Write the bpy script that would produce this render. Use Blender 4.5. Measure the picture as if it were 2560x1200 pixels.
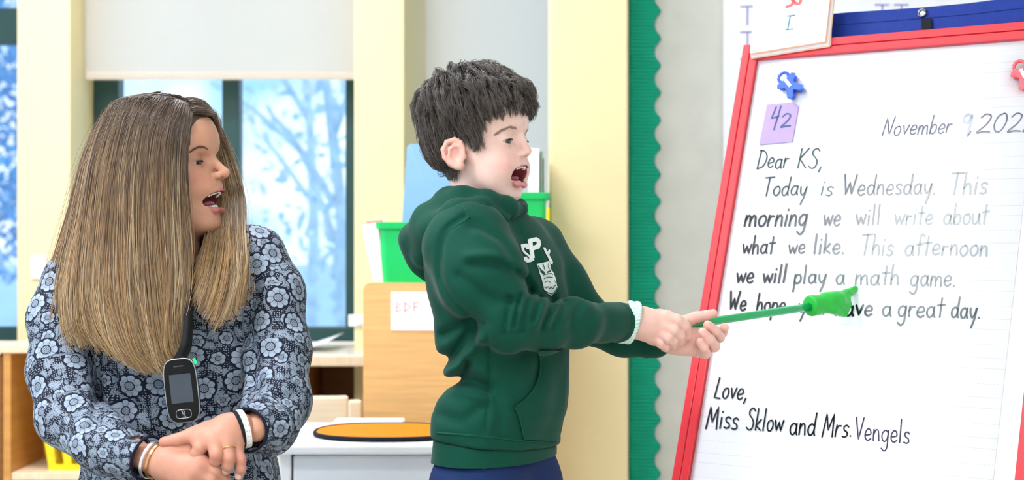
import bpy, bmesh, math, random
import numpy as np
from mathutils import Vector, Matrix

for o in list(bpy.data.objects):
    bpy.data.objects.remove(o, do_unlink=True)
SC = bpy.context.scene
COL = SC.collection
F = 3800.0          # focal length in pixels of the 2560 x 1200 frame
CZ = 0.92           # camera height

# ------------------------------------------------------------------ camera
cam_d = bpy.data.cameras.new('camera')
cam = bpy.data.objects.new('camera', cam_d)
COL.objects.link(cam)
cam.location = (0, 0, CZ)
cam.rotation_euler = (math.pi / 2, 0, 0)
cam_d.sensor_width = 36.0
cam_d.lens = F / 2560.0 * 36.0
cam_d.clip_end = 200
cam_d.dof.use_dof = True
cam_d.dof.focus_distance = 2.44
cam_d.dof.aperture_fstop = 4.2
SC.camera = cam

# ------------------------------------------------------------------ world: bright hazy sky with soft cloud patches
W = bpy.data.worlds.new('world')
SC.world = W
W.use_nodes = True
wn, wl = W.node_tree.nodes, W.node_tree.links
wn.clear()
w_out = wn.new('ShaderNodeOutputWorld')
w_bg = wn.new('ShaderNodeBackground')
w_tc = wn.new('ShaderNodeTexCoord')
w_no = wn.new('ShaderNodeTexNoise')
w_no.inputs['Scale'].default_value = 13.0
w_no.inputs['Detail'].default_value = 3.0
w_rp = wn.new('ShaderNodeValToRGB')
w_rp.color_ramp.elements[0].position = 0.38
w_rp.color_ramp.elements[0].color = (0.36, 0.66, 1.0, 1)
w_rp.color_ramp.elements[1].position = 0.62
w_rp.color_ramp.elements[1].color = (1.0, 1.0, 1.0, 1)
wl.new(w_tc.outputs['Generated'], w_no.inputs['Vector'])
wl.new(w_no.outputs['Fac'], w_rp.inputs['Fac'])
wl.new(w_rp.outputs['Color'], w_bg.inputs['Color'])
w_bg.inputs['Strength'].default_value = 0.95
wl.new(w_bg.outputs['Background'], w_out.inputs['Surface'])

# ------------------------------------------------------------------ view
SC.view_settings.view_transform = 'Standard'
SC.view_settings.look = 'None'
SC.view_settings.gamma = 1.0
SC.view_settings.use_curve_mapping = False
SC.view_settings.exposure = 0.70
LAMP_STRENGTH = 18.0      # ceiling light diffusers

# ================================================================== helpers
def P(px, py, d):
    return np.array([(px - 1280) / F * d, d, CZ + (600 - py) / F * d])

def lin(c):
    if isinstance(c, str):
        c = [int(c[i:i + 2], 16) / 255 for i in (1, 3, 5)]
    return tuple(x / 12.92 if x <= 0.04045 else ((x + 0.055) / 1.055) ** 2.4 for x in c[:3])

def L4(c):
    return (*lin(c), 1.0)

MATS = {}
def mat(name, color, rough=0.6, spec=0.4, var=0.04, scale=30.0, bump=0.0, coat=0.0, metal=0.0, attr=False, sss=0.0,
        sheen=0.0, emit=None, stretch=None, coat_rough=0.08):
    if name in MATS:
        return MATS[name]
    m = bpy.data.materials.new(name)
    MATS[name] = m
    m.use_nodes = True
    n, l = m.node_tree.nodes, m.node_tree.links
    b = n['Principled BSDF']
    b.inputs['Roughness'].default_value = rough
    b.inputs['Specular IOR Level'].default_value = spec
    b.inputs['Metallic'].default_value = metal
    b.inputs['Coat Weight'].default_value = coat
    b.inputs['Coat Roughness'].default_value = coat_rough
    tc = n.new('ShaderNodeTexCoord')
    mp = n.new('ShaderNodeMapping')
    mp.inputs['Scale'].default_value = stretch or (1, 1, 1)
    no = n.new('ShaderNodeTexNoise')
    no.inputs['Scale'].default_value = scale
    no.inputs['Detail'].default_value = 4
    l.new(tc.outputs['Object'], mp.inputs['Vector'])
    l.new(mp.outputs['Vector'], no.inputs['Vector'])
    rp = n.new('ShaderNodeValToRGB')
    rp.color_ramp.elements[0].position = 0.3
    rp.color_ramp.elements[1].position = 0.7
    c = lin(color)
    if attr:
        at = n.new('ShaderNodeAttribute')
        at.attribute_name = 'Col'
        rp.color_ramp.elements[0].color = (1 - var, 1 - var, 1 - var, 1)
        rp.color_ramp.elements[1].color = (1 + var, 1 + var, 1 + var, 1)
        mx = n.new('ShaderNodeMix')
        mx.data_type = 'RGBA'
        mx.blend_type = 'MULTIPLY'
        mx.inputs[0].default_value = 1.0
        l.new(at.outputs['Color'], mx.inputs[6])
        l.new(rp.outputs['Color'], mx.inputs[7])
        l.new(mx.outputs[2], b.inputs['Base Color'])
    else:
        rp.color_ramp.elements[0].color = (*[x * (1 - var) for x in c], 1)
        rp.color_ramp.elements[1].color = (*[min(1, x * (1 + var)) for x in c], 1)
        l.new(rp.outputs['Color'], b.inputs['Base Color'])
    l.new(no.outputs['Fac'], rp.inputs['Fac'])
    if bump:
        bp = n.new('ShaderNodeBump')
        bp.inputs['Strength'].default_value = bump
        bp.inputs['Distance'].default_value = 0.002
        l.new(no.outputs['Fac'], bp.inputs['Height'])
        l.new(bp.outputs['Normal'], b.inputs['Normal'])
    if sss:
        b.inputs['Subsurface Weight'].default_value = sss
        b.inputs['Subsurface Radius'].default_value = (1.0, 0.4, 0.25)
        b.inputs['Subsurface Scale'].default_value = 0.006
    if sheen:
        b.inputs['Sheen Weight'].default_value = sheen
        b.inputs['Sheen Roughness'].default_value = 0.4
    if emit:
        b.inputs['Emission Color'].default_value = (*c, 1)
        b.inputs['Emission Strength'].default_value = emit
    return m

ROOT = {}
def link(name, data, parent=None):
    o = bpy.data.objects.new(name, data)
    COL.objects.link(o)
    if parent is not None:
        o.parent = parent
        o.matrix_parent_inverse = Matrix.Translation(-ROOT.get(parent.name, Vector((0, 0, 0))))
    return o

def tag(o, label=None, cat=None, group=None, kind=None):
    if label: o['label'] = label
    if cat: o['category'] = cat
    if group: o['group'] = group
    if kind: o['kind'] = kind
    return o

def thing(name, label, cat, loc, group=None):
    o = bpy.data.objects.new(name, None)
    COL.objects.link(o)
    o.location = Vector([float(v) for v in loc])
    o.empty_display_size = 0.05
    ROOT[o.name] = Vector([float(v) for v in loc])
    return tag(o, label, cat, group)

def mesh(name, V, Fc, m, parent=None, smooth=True, col=None):
    V = np.asarray(V, dtype=np.float32)
    me = bpy.data.meshes.new(name)
    if isinstance(Fc, np.ndarray) and Fc.ndim == 2:
        n, k = Fc.shape
        me.vertices.add(len(V))
        me.vertices.foreach_set('co', V.ravel())
        me.loops.add(n * k)
        me.loops.foreach_set('vertex_index', Fc.astype(np.int32).ravel())
        me.polygons.add(n)
        me.polygons.foreach_set('loop_start', np.arange(0, n * k, k, dtype=np.int32))
        me.polygons.foreach_set('loop_total', np.full(n, k, dtype=np.int32))
        me.update(calc_edges=True)
    else:
        me.from_pydata(V.tolist(), [], [list(map(int, f)) for f in Fc])
        me.update()
    if smooth:
        me.polygons.foreach_set('use_smooth', np.ones(len(me.polygons), dtype=bool))
    if col is not None:
        a = me.color_attributes.new('Col', 'FLOAT_COLOR', 'POINT')
        c4 = np.ones((len(V), 4), dtype=np.float32)
        c4[:, :3] = col
        a.data.foreach_set('color', c4.ravel())
    if isinstance(m, (list, tuple)):
        for q in m: me.materials.append(q)
    elif m is not None:
        me.materials.append(m)
    return link(name, me, parent)

def from_bm(name, bm, m, parent=None, smooth=False):
    bmesh.ops.recalc_face_normals(bm, faces=bm.faces)
    me = bpy.data.meshes.new(name)
    bm.to_mesh(me)
    bm.free()
    if smooth:
        me.polygons.foreach_set('use_smooth', np.ones(len(me.polygons), dtype=bool))
    me.materials.append(m)
    return link(name, me, parent)

def box_bm(lo, hi, bev=0.0, seg=2, bm=None):
    b2 = bmesh.new()
    bmesh.ops.create_cube(b2, size=1.0)
    lo, hi = np.array(lo, float), np.array(hi, float)
    for v in b2.verts:
        v.co = Vector([(lo[i] + hi[i]) / 2 + v.co[i] * (hi[i] - lo[i]) for i in range(3)])
    if bev:
        bmesh.ops.bevel(b2, geom=b2.edges[:], offset=bev, segments=seg, affect='EDGES', profile=0.5)
    if bm is None:
        return b2
    me = bpy.data.meshes.new('tmp'); b2.to_mesh(me); b2.free(); bm.from_mesh(me); bpy.data.meshes.remove(me)
    return bm

def box(name, lo, hi, m, parent=None, bev=0.0, seg=2):
    return from_bm(name, box_bm(lo, hi, bev, seg), m, parent)

def catmull(pts, n=8):
    p = np.asarray(pts, float)
    if len(p) < 3:
        t = np.linspace(0, 1, n + 1)[:, None]
        return p[0] + (p[-1] - p[0]) * t
    q = np.vstack([2 * p[0] - p[1], p, 2 * p[-1] - p[-2]])
    out = []
    for i in range(1, len(q) - 2):
        t = np.linspace(0, 1, n, endpoint=False)[:, None]
        a, b, c, d = q[i - 1], q[i], q[i + 1], q[i + 2]
        out.append(0.5 * (2 * b + (c - a) * t + (2 * a - 5 * b + 4 * c - d) * t ** 2 + (3 * b - a - 3 * c + d) * t ** 3))
    out.append(p[-1:])
    return np.vstack(out)

def tube(pts, r, sides=8, closed=False):
    """vertices and quads of a tube along pts; r is a number or one per point"""
    p = np.asarray(pts, float)
    n = len(p)
    r = np.broadcast_to(np.asarray(r, float), (n,))
    if closed:
        t = np.roll(p, -1, 0) - np.roll(p, 1, 0)
    else:
        t = np.gradient(p, axis=0)
    t /= np.linalg.norm(t, axis=1)[:, None] + 1e-12
    ref = np.array([0.13, 0.31, 0.94])
    u = np.cross(t, ref); u /= np.linalg.norm(u, axis=1)[:, None] + 1e-12
    v = np.cross(t, u)
    a = np.linspace(0, 2 * np.pi, sides, endpoint=False)
    V = p[:, None, :] + r[:, None, None] * (np.cos(a)[None, :, None] * u[:, None, :] + np.sin(a)[None, :, None] * v[:, None, :])
    V = V.reshape(-1, 3)
    Fc = []
    m = n if closed else n - 1
    for i in range(m):
        j = (i + 1) % n
        for k in range(sides):
            k2 = (k + 1) % sides
            Fc.append((i * sides + k, i * sides + k2, j * sides + k2, j * sides + k))
    if not closed:
        Fc.append(tuple(range(sides))[::-1]); Fc.append(tuple((n - 1) * sides + k for k in range(sides)))
    return V, Fc

def tube_obj(name, pts, r, m, parent=None, sides=8, closed=False):
    V, Fc = tube(pts, r, sides, closed)
    return mesh(name, V, Fc, m, parent)

def prism(name, poly, off, m, parent=None, bev=0.0):
    """poly: list of 3-D points (planar); extruded by vector off"""
    bm = bmesh.new()
    a = [bm.verts.new(Vector(map(float, p))) for p in poly]
    b = [bm.verts.new(Vector(map(float, np.asarray(p) + off))) for p in poly]
    n = len(a)
    bm.faces.new(a); bm.faces.new(b[::-1])
    for i in range(n):
        bm.faces.new((a[i], b[i], b[(i + 1) % n], a[(i + 1) % n]))
    if bev:
        bmesh.ops.bevel(bm, geom=bm.edges[:], offset=bev, segments=2, affect='EDGES', profile=0.5)
    return from_bm(name, bm, m, parent)
# ================================================================== the room
YW = 4.70      # window wall
YC = 4.45      # pilaster fronts
m_yellow = mat('yellow_paint', '#f2e2b0', 0.55, 0.3, 0.015, 6)
m_white_wall = mat('white_paint', '#e9ebe8', 0.7, 0.3, 0.02, 8)
m_ceiling = mat('ceiling_tile', '#f1f1ee', 0.9, 0.2, 0.03, 40)
m_floor = mat('vinyl_floor', '#cfc7b8', 0.4, 0.4, 0.08, 20)
m_frame = mat('dark_green_metal', '#15403f', 0.45, 0.5, 0.05, 20)
m_blind = mat('roller_blind_fabric', '#edf0f0', 0.85, 0.2, 0.015, 200)
_b = m_blind.node_tree                      # woven blind cloth lets daylight through
_tr = _b.nodes.new('ShaderNodeBsdfTranslucent'); _tr.inputs['Color'].default_value = (1.0, 0.90, 0.80, 1)
_mx = _b.nodes.new('ShaderNodeMixShader'); _mx.inputs[0].default_value = 0.7
_b.links.new(_b.nodes['Principled BSDF'].outputs[0], _mx.inputs[1]); _b.links.new(_tr.outputs[0], _mx.inputs[2])
_b.links.new(_mx.outputs[0], _b.nodes['Material Output'].inputs['Surface'])
m_cork = mat('tan_board', '#d9dad2', 0.9, 0.1, 0.05, 14, bump=0.1)
m_ground = mat('pale_ground', '#bcd8ee', 0.9, 0.1, 0.12, 0.9)

def glass_mat():
    m = bpy.data.materials.new('window_glass')
    m.use_nodes = True
    n, l = m.node_tree.nodes, m.node_tree.links
    n.clear()
    o = n.new('ShaderNodeOutputMaterial')
    mix = n.new('ShaderNodeMixShader')
    tr = n.new('ShaderNodeBsdfTransparent')
    gl = n.new('ShaderNodeBsdfGlossy')
    gl.inputs['Roughness'].default_value = 0.02
    no = n.new('ShaderNodeTexNoise'); no.inputs['Scale'].default_value = 3
    rp = n.new('ShaderNodeValToRGB')
    rp.color_ramp.elements[0].color = (0.86, 0.95, 1, 1)
    rp.color_ramp.elements[1].color = (0.92, 0.98, 1, 1)
    l.new(no.outputs['Fac'], rp.inputs['Fac'])
    l.new(rp.outputs['Color'], tr.inputs['Color'])
    mix.inputs[0].default_value = 0.05
    l.new(tr.outputs[0], mix.inputs[1]); l.new(gl.outputs[0], mix.inputs[2])
    l.new(mix.outputs[0], o.inputs['Surface'])
    return m
m_glass = glass_mat()

def struct(o):
    o['kind'] = 'structure'
    return o

struct(box('floor', (-4, -3, -0.1), (3, 4.9, 0), m_floor))
struct(box('ceiling', (-4, -3, 2.75), (3, 4.9, 2.85), m_ceiling))
bm = box_bm((-4, YW, 0), (2.0, YW + 0.2, 0.605))
box_bm((-4, YW, 2.25), (2.0, YW + 0.2, 2.75), bm=bm)
box_bm((0.75, YW, 0.6), (2.0, YW + 0.2, 2.25), bm=bm)
struct(from_bm('wall_back', bm, m_white_wall))

def pillar(name, x0, x1, xb1):
    poly = [(x0, YC, 0), (x1, YC, 0), (xb1, YW, 0), (xb1, YW + 0.2, 0), (x0, YW + 0.2, 0)]
    return struct(prism(name, poly, np.array([0, 0, 2.75]), m_yellow, None, 0.004))
pillar('column_left', -1.4497, -1.294, -1.302)
pillar('column_middle', -0.4626, -0.3162, -0.2659)
struct(box('column_right', (0.0913, 3.65, 0), (0.2786, 3.86, 2.75), m_yellow, None, 0.005))
struct(box('wall_right', (0.27, 3.772, 0), (2.6, 3.86, 2.75), m_cork))

struct(box('wall_side', (2.5, -3, 0), (2.6, 3.8, 2.75), m_white_wall))
struct(box('wall_front', (-4, -3.1, 0), (2.6, -3, 2.75), m_white_wall))

def window(name, x0, x1, bars, top_rail=None):
    """frame around an opening in the window wall with the listed vertical bars (x0, x1)"""
    z0, z1 = 0.607, 2.25
    y0, y1 = YW + 0.02, YW + 0.09
    bm = box_bm((x0, y0, z0), (x1, y1, z0 + 0.042), 0.003)
    box_bm((x0, y0, z1 - 0.05), (x1, y1, z1), 0.003, bm=bm)
    w = struct(from_bm(name, bm, m_frame))
    xs = []
    for a, b in bars:
        box('mullion', (a, y0, z0 + 0.04), (b, y1, z1 - 0.04), m_frame, w, 0.003)
        xs.append((a, b))
    if top_rail:
        box('transom', (x0, y0, top_rail[0]), (x1, y1, top_rail[1]), m_frame, w, 0.003)
    for (a, b), (c, d) in zip(xs[:-1], xs[1:]):
        box('pane', (b - 0.004, YW + 0.05, z0 + 0.04), (c + 0.004, YW + 0.056, z1 - 0.04), m_glass, w)
    return w
X47 = lambda px: (px - 1280) / F * 4.72
window('window_1', -2.7, -1.44, [(-2.7, -2.66), (-2.12, -2.07), (-1.53, -1.44)] and [(-2.7, -2.66), (-2.12, -2.07), (-1.47, -1.44)],
       (CZ + (600 - 108) / F * 4.72, CZ + (600 - 20) / F * 4.72))
window('window_2', -1.30, -0.44, [(-1.30, X47(296)), (X47(555), X47(597)), (X47(864), -0.44)])
window('window_3', -0.26, 0.76, [(-0.26, -0.21), (0.22, 0.27), (0.71, 0.76)])

def blind(x0, x1, zb, label):
    t = thing('roller_blind', label, 'blind', ((x0 + x1) / 2, 4.6, 2.22), 'white roller blinds')
    box('fabric', (x0, 4.598, zb), (x1, 4.601, 2.16), m_blind, t)
    box('hem_bar', (x0, 4.592, zb - 0.004), (x1, 4.606, zb + 0.018), m_blind, t, 0.004)
    V, Fc = tube([(x0, 4.61, 2.18), (x1, 4.61, 2.18)], 0.03, 16)
    mesh('roller', V, Fc, m_blind, t)
    return t
blind(-1.290, -0.466, CZ + (600 - 196) / F * 4.6, 'white roller blind half lowered over the wide two-pane window')
blind(-0.262, 0.112, CZ + (600 - 560) / F * 4.6, 'pale grey roller blind pulled low behind the child\'s head')

# outdoors
struct(box('ground', (-30, 4.95, -0.6), (30, 90, -0.5), m_ground))
m_leaf = mat('haze_pale_foliage', '#f0f6fa', 0.8, 0.2, 0.2, 3)  # bright outdoor haze is put into these pale foliage and bark colours
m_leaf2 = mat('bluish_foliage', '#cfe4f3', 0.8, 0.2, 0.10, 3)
m_bark = mat('haze_pale_bark', '#cfe1ee', 0.9, 0.1, 0.2, 12)
def tree(x, y, h, r, label, m, seed, n=420):
    rng = np.random.default_rng(seed)
    t = thing('tree', label, 'tree', (x, y, -0.5), 'trees outside the windows')
    V, Fc = tube(catmull([(x, y, -0.5), (x + 0.05, y, h * 0.35), (x - 0.05, y, h * 0.8)], 5), np.linspace(0.06, 0.02, 11), 8)
    mesh('trunk', V, Fc, m_bark, t)
    for k in range(6):
        a = k * 1.05 + rng.random() * 0.5
        z0 = h * (0.2 + 0.09 * k)
        q = catmull([(x, y, z0), (x + math.cos(a) * r * 0.5, y + math.sin(a) * r * 0.5, z0 + 0.35), (x + math.cos(a) * r * 0.9, y + math.sin(a) * r * 0.9, z0 + 0.55)], 4)
        V, Fc = tube(q, np.linspace(0.025, 0.008, len(q)), 6)
        mesh('branch', V, Fc, m_bark, t)
    Vs, Fs = [], []
    base = np.array([[-1, 0, 0], [0, -0.5, 0.15], [1, 0, 0], [0, 0.5, 0.15]])
    for i in range(n):
        d = rng.normal(size=3); d /= np.linalg.norm(d)
        c = np.array([x, y, h * 0.6]) + d * np.array([r, r, h * 0.42]) * (0.35 + 0.65 * rng.random() ** 0.5)
        q, _ = np.linalg.qr(rng.normal(size=(3, 3)))
        Vs.append((base * (0.03 + 0.04 * rng.random())) @ q.T + c)
        Fs.append([4 * i, 4 * i + 1, 4 * i + 2, 4 * i + 3])
    f = mesh('foliage', np.vstack(Vs), np.array(Fs), m, t, smooth=False)
    f['kind'] = 'stuff'
    return t
tree(-3.75, 10.5, 3.0, 0.9, 'blue-tinted leafy tree seen through the far narrow window pane', mat('blue_foliage', '#74addb', 0.8, 0.2, 0.15, 3), 3, 2600)
tree(-1.55, 11.5, 3.3, 0.8, 'haze-paled tree seen through the window above the seated adult', m_leaf, 5)
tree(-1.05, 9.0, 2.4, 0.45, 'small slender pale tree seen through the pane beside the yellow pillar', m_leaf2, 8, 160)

# ceiling lights (above the frame; their glow lights the room and glints on the easel)
m_diff = mat('light_diffuser', '#f6f9ff', 0.5, 0.2, 0.01, 5, emit=LAMP_STRENGTH)
m_housing = mat('white_enamel', '#f2f2f2', 0.4, 0.4, 0.01)
def troffer(x, y, label):
    t = thing('ceiling_light', label, 'ceiling light', (x, y, 2.75), 'recessed ceiling lights')
    w, h = 0.60, 0.30
    bm = box_bm((x - w, y - h, 2.715), (x + w, y - h + 0.03, 2.75))
    for lo, hi in (((x - w, y + h - 0.03, 2.715), (x + w, y + h, 2.75)), ((x - w, y - h, 2.715), (x - w + 0.03, y + h, 2.75)), ((x + w - 0.03, y - h, 2.715), (x + w, y + h, 2.75))):
        box_bm(lo, hi, bm=bm)
    from_bm('frame', bm, m_housing, t)
    box('diffuser', (x - w + 0.03, y - h + 0.03, 2.722), (x + w - 0.03, y + h - 0.03, 2.735), m_diff, t)
troffer(-1.5, 1.45, 'ceiling light panel above the seated adult')
troffer(-1.5, -0.75, 'ceiling light panel far in front of the seated adult')
troffer(-1.0, 3.1, 'unseen light panel added close to the windows')  # added lamp: brightens blinds and pillars, backlights the hair
troffer(0.6, -0.75, 'ceiling light panel over the open floor before the easel')

# ================================================================== wall items on the board wall
m_corr = mat('green_corrugated_paper', '#10b795', 0.55, 0.35, 0.06, 25)
def corrugated():
    """corrugated border strip with a scalloped edge: ridges modelled"""
    y0 = 3.768
    k = y0 / F
    x0 = (1573 - 1280) * k
    pitch = 0.0088
    zs = np.arange(-0.35, 1.9, pitch / 6)
    V, Fc = [], []
    n = 8
    for i, z in enumerate(zs):
        py = 600 - (z - CZ) / k
        ph = (py - 62) / 68.0 * 2 * math.pi
        xe = (1642.5 - 7.5 * math.cos(ph) + 1.5 * math.cos(2 * ph) - 1280) * k
        yy = y0 - 0.0032 - 0.0028 * math.sin(2 * math.pi * z / pitch)
        for j in range(n + 1):
            V.append((x0 + (xe - x0) * j / n, yy, z))
    for i in range(len(zs) - 1):
        for j in range(n):
            a = i * (n + 1) + j
            Fc.append((a, a + 1, a + n + 2, a + n + 1))
    o = mesh('bulletin_border', V, np.array(Fc), m_corr)
    md = o.modifiers.new('thick', 'SOLIDIFY'); md.thickness = 0.0012; md.offset = 0
    return tag(o, 'green corrugated paper border strip with scalloped edge on the tan wall', 'border')
corrugated()

m_paper = mat('white_paper', '#f6f7fb', 0.7, 0.25, 0.01, 20)
m_violet = mat('violet_marker', '#9a90d8', 0.7, 0.2, 0.1, 60)
def ribbon_mesh(strokes, width):
    """flat ribbons in the plane given by 3-D polylines and a normal: list of (pts, normal)"""
    V, Fc = [], []
    for p, nrm in strokes:
        p = np.asarray(p, float)
        t = np.gradient(p, axis=0)
        t /= np.linalg.norm(t, axis=1)[:, None] + 1e-12
        s = np.cross(t, nrm)
        w = width if np.ndim(width) == 0 else width
        ext = np.vstack([p[0] - t[0] * w * 0.4, p, p[-1] + t[-1] * w * 0.4])
        ss = np.vstack([s[0] * 0.55, s, s[-1] * 0.55])
        b = len(V)
        for q, r in zip(ext, ss):
            V.append(q - r * w / 2); V.append(q + r * w / 2)
        for i in range(len(ext) - 1):
            Fc.append((b + 2 * i, b + 2 * i + 1, b + 2 * i + 3, b + 2 * i + 2))
    return V, Fc
chart = thing('chart_sheet', 'large white paper chart with violet marks pinned on the wall behind the easel', 'chart', P(2150, 300, 3.765))
yc = 3.762
a, b = P(1808, 560, yc), P(2760, -160, yc)
box('sheet', (a[0], yc, a[2]), (b[0], yc + 0.002, b[2]), m_paper, chart)
st = []
nrm = np.array([0, -1, 0])
for top, bot in ((17, 62), (81, 128), (148, 190), (214, 240)):
    st.append(([P(1852, top, yc - 0.001), P(1880, top - 1, yc - 0.001)], nrm))
    st.append(([P(1869, top, yc - 0.001), P(1868, bot, yc - 0.001)], nrm))
for x, y in ((2206, 12), (2254, 12)):
    st.append(([P(x, y, yc - 0.001), P(x - 1, y + 40, yc - 0.001)], nrm))
    st.append(([P(x - 18, y, yc - 0.001), P(x + 16, y, yc - 0.001)], nrm))
for i in range(0, len(st), 2):
    V, Fc = ribbon_mesh(st[i:i + 2], 0.0035)
    o = mesh('marker_letter', V, Fc, m_violet, chart, smooth=False)

# small wall plates
m_plate = mat('white_plastic', '#f4f4f2', 0.35, 0.5, 0.01)
def plate(px, py, w, h, label):
    c = P(px, py, YC)
    t = thing('wall_plate', label, 'wall plate', c)
    box('cover', (c[0] - w / 2, YC - 0.008, c[2] - h / 2), (c[0] + w / 2, YC - 0.0005, c[2] + h / 2), m_plate, t, 0.003)
    box('toggle', (c[0] - 0.006, YC - 0.016, c[2] - 0.012), (c[0] + 0.006, YC - 0.006, c[2] + 0.012), m_plate, t, 0.002)
plate(98, 668, 0.045, 0.07, 'small white switch plate low on the yellow pillar behind the seated adult')
plate(897, 801, 0.06, 0.035, 'white outlet cover low on the yellow pillar beside the wooden cabinet')

# ================================================================== furniture along the windows
m_maple = mat('maple_wood', '#e9b878', 0.4, 0.4, 0.10, 7, stretch=(1, 1, 14))
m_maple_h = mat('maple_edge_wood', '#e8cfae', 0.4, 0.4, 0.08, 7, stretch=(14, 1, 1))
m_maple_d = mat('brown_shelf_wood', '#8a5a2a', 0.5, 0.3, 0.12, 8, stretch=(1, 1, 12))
m_lam = mat('cream_laminate', '#eadfce', 0.3, 0.5, 0.03, 12)
# long counter under the windows
t = thing('counter', 'long cream-topped window counter with dark open space beneath', 'counter', (-0.7, 4.4, 0))
box('worktop', (-1.26, 4.22, 0.572), (0.09, 4.698, 0.60), m_lam, t, 0.004)
box('edge_band', (-1.26, 4.212, 0.570), (0.09, 4.2215, 0.598), m_maple_h, t, 0.002)
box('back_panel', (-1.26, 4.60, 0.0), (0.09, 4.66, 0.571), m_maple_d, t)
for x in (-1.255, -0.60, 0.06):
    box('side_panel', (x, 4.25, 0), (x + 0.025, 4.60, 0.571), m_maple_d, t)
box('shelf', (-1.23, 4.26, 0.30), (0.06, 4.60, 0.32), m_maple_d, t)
# papers on the counter
t = thing('paper_stack', 'curled white papers lying on the window counter by the pane', 'papers', P(800, 865, 4.4))
for k in range(4):
    V, Fc = [], []
    for i in range(11):
        u = i / 10
        x = -0.665 + 0.145 * u + 0.004 * k
        z = 0.6035 + 0.0022 * k + 0.045 * max(0, u - 0.25) ** 1.3
        for y in (4.30 + 0.01 * k, 4.52 + 0.006 * k):
            V.append((x, y + 0.05 * u, z))
    Fc = [(2 * i, 2 * i + 2, 2 * i + 3, 2 * i + 1) for i in range(10)]
    o = mesh('sheet', V, Fc, m_paper, t)
    md = o.modifiers.new('thick', 'SOLIDIFY'); md.thickness = 0.0012

# low cubby shelf at the far left
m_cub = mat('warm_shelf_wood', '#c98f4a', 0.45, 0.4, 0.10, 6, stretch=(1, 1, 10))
t = thing('cubby_shelf', 'low open wooden cubby shelf behind the seated adult\'s shoulder', 'shelf', (-1.25, 4.0, 0))
xl = P(6, 0, 3.9)[0]
zt = CZ - 262 / F * 3.9
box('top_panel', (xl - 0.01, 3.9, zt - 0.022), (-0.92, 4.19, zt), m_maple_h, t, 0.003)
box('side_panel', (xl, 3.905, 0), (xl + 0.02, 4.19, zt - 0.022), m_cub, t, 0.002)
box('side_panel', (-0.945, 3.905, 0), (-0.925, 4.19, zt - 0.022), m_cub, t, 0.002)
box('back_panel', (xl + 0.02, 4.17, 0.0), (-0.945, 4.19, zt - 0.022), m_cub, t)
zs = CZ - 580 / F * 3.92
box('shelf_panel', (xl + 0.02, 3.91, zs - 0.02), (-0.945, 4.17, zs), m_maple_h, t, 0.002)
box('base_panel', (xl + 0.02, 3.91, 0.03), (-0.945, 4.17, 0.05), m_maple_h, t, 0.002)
# neighbour shelf unit just at the frame's edge
t = thing('bookcase', 'wooden bookcase side at the extreme edge beside the cubby shelf', 'shelf', (-1.55, 4.0, 0))
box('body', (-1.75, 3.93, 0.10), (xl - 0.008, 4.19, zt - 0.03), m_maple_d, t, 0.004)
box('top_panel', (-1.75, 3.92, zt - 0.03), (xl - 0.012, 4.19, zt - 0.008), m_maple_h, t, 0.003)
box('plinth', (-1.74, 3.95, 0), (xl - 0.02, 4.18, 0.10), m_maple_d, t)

# yellow basket in the cubby
m_basket = mat('yellow_plastic', '#f4d90c', 0.4, 0.5, 0.03)
def basket():
    t = thing('basket', 'yellow slotted plastic basket standing in the cubby shelf', 'basket', (-1.17, 4.0, zs))
    x0, x1 = P(103, 0, 3.95)[0], P(103, 0, 3.95)[0] + 0.20
    z1 = CZ - 438 / F * 3.95
    def ring(z, gx):
        return [(x0 + gx, 3.94 + gx * 0.5), (x1 - gx, 3.94 + gx * 0.5), (x1 - gx, 4.15 - gx * 0.5), (x0 + gx, 4.15 - gx * 0.5)], z
    V, Fc = [], []
    rows = 9
    for i in range(rows + 1):
        f = i / rows
        q, z = ring(zs + (z1 - zs) * f, 0.020 * (1 - f))
        for a, b in zip(q, q[1:] + q[:1]):
            for j in range(8):
                s = j / 8
                V.append((a[0] + (b[0] - a[0]) * s, a[1] + (b[1] - a[1]) * s, z))
    n = 32
    for i in range(rows):
        for j in range(n):
            if 0 < i < rows - 2 and j % 2 == 1:
                continue
            a = i * n + j; b = i * n + (j + 1) % n
            Fc.append((a, b, b + n, a + n))
    o = mesh('body', V, Fc, m_basket, t, smooth=False)
    md = o.modifiers.new('thick', 'SOLIDIFY'); md.thickness = 0.003
    q, z = ring(z1, -0.004)
    V, Fc = tube([(a, b, z) for a, b in q], 0.006, 6, True)
    mesh('rim', V, Fc, m_basket, t, smooth=False)
    box('floor_panel', (x0 + 0.02, 3.95, zs), (x1 - 0.02, 4.14, zs + 0.004), m_basket, t)
basket()

# wooden storage cabinet seen from its back
dc = 3.45
kc = dc / F
cx0 = (908 - 1280) * kc
cx1 = (1372 - 1280) * kc
cz1 = CZ - 107 * kc
t = thing('storage_cabinet', 'maple storage cabinet with rounded top corner and taped paper sign', 'cabinet', ((cx0 + cx1) / 2, dc + 0.15, 0))
r = 0.016
poly = [(cx0, dc, 0.0), (cx1, dc, 0.0)] + [(cx1 - r + r * math.cos(q), dc, cz1 - r + r * math.sin(q)) for q in np.linspace(0, math.pi / 2, 6)] \
    + [(cx0 + r - r * math.cos(q), dc, cz1 - r + r * math.sin(q)) for q in np.linspace(math.pi / 2, 0, 6)]
prism('back_panel', poly, np.array([0, 0.018, 0]), m_maple, t, 0.002)
box('top_panel', (cx0 + 0.004, dc + 0.018, cz1 - 0.030), (cx1 - 0.004, dc + 0.30, cz1 - 0.010), m_maple, t, 0.002)
box('side_panel', (cx0 + 0.004, dc + 0.018, 0), (cx0 + 0.024, dc + 0.30, cz1 - 0.03), m_maple, t)
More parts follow.
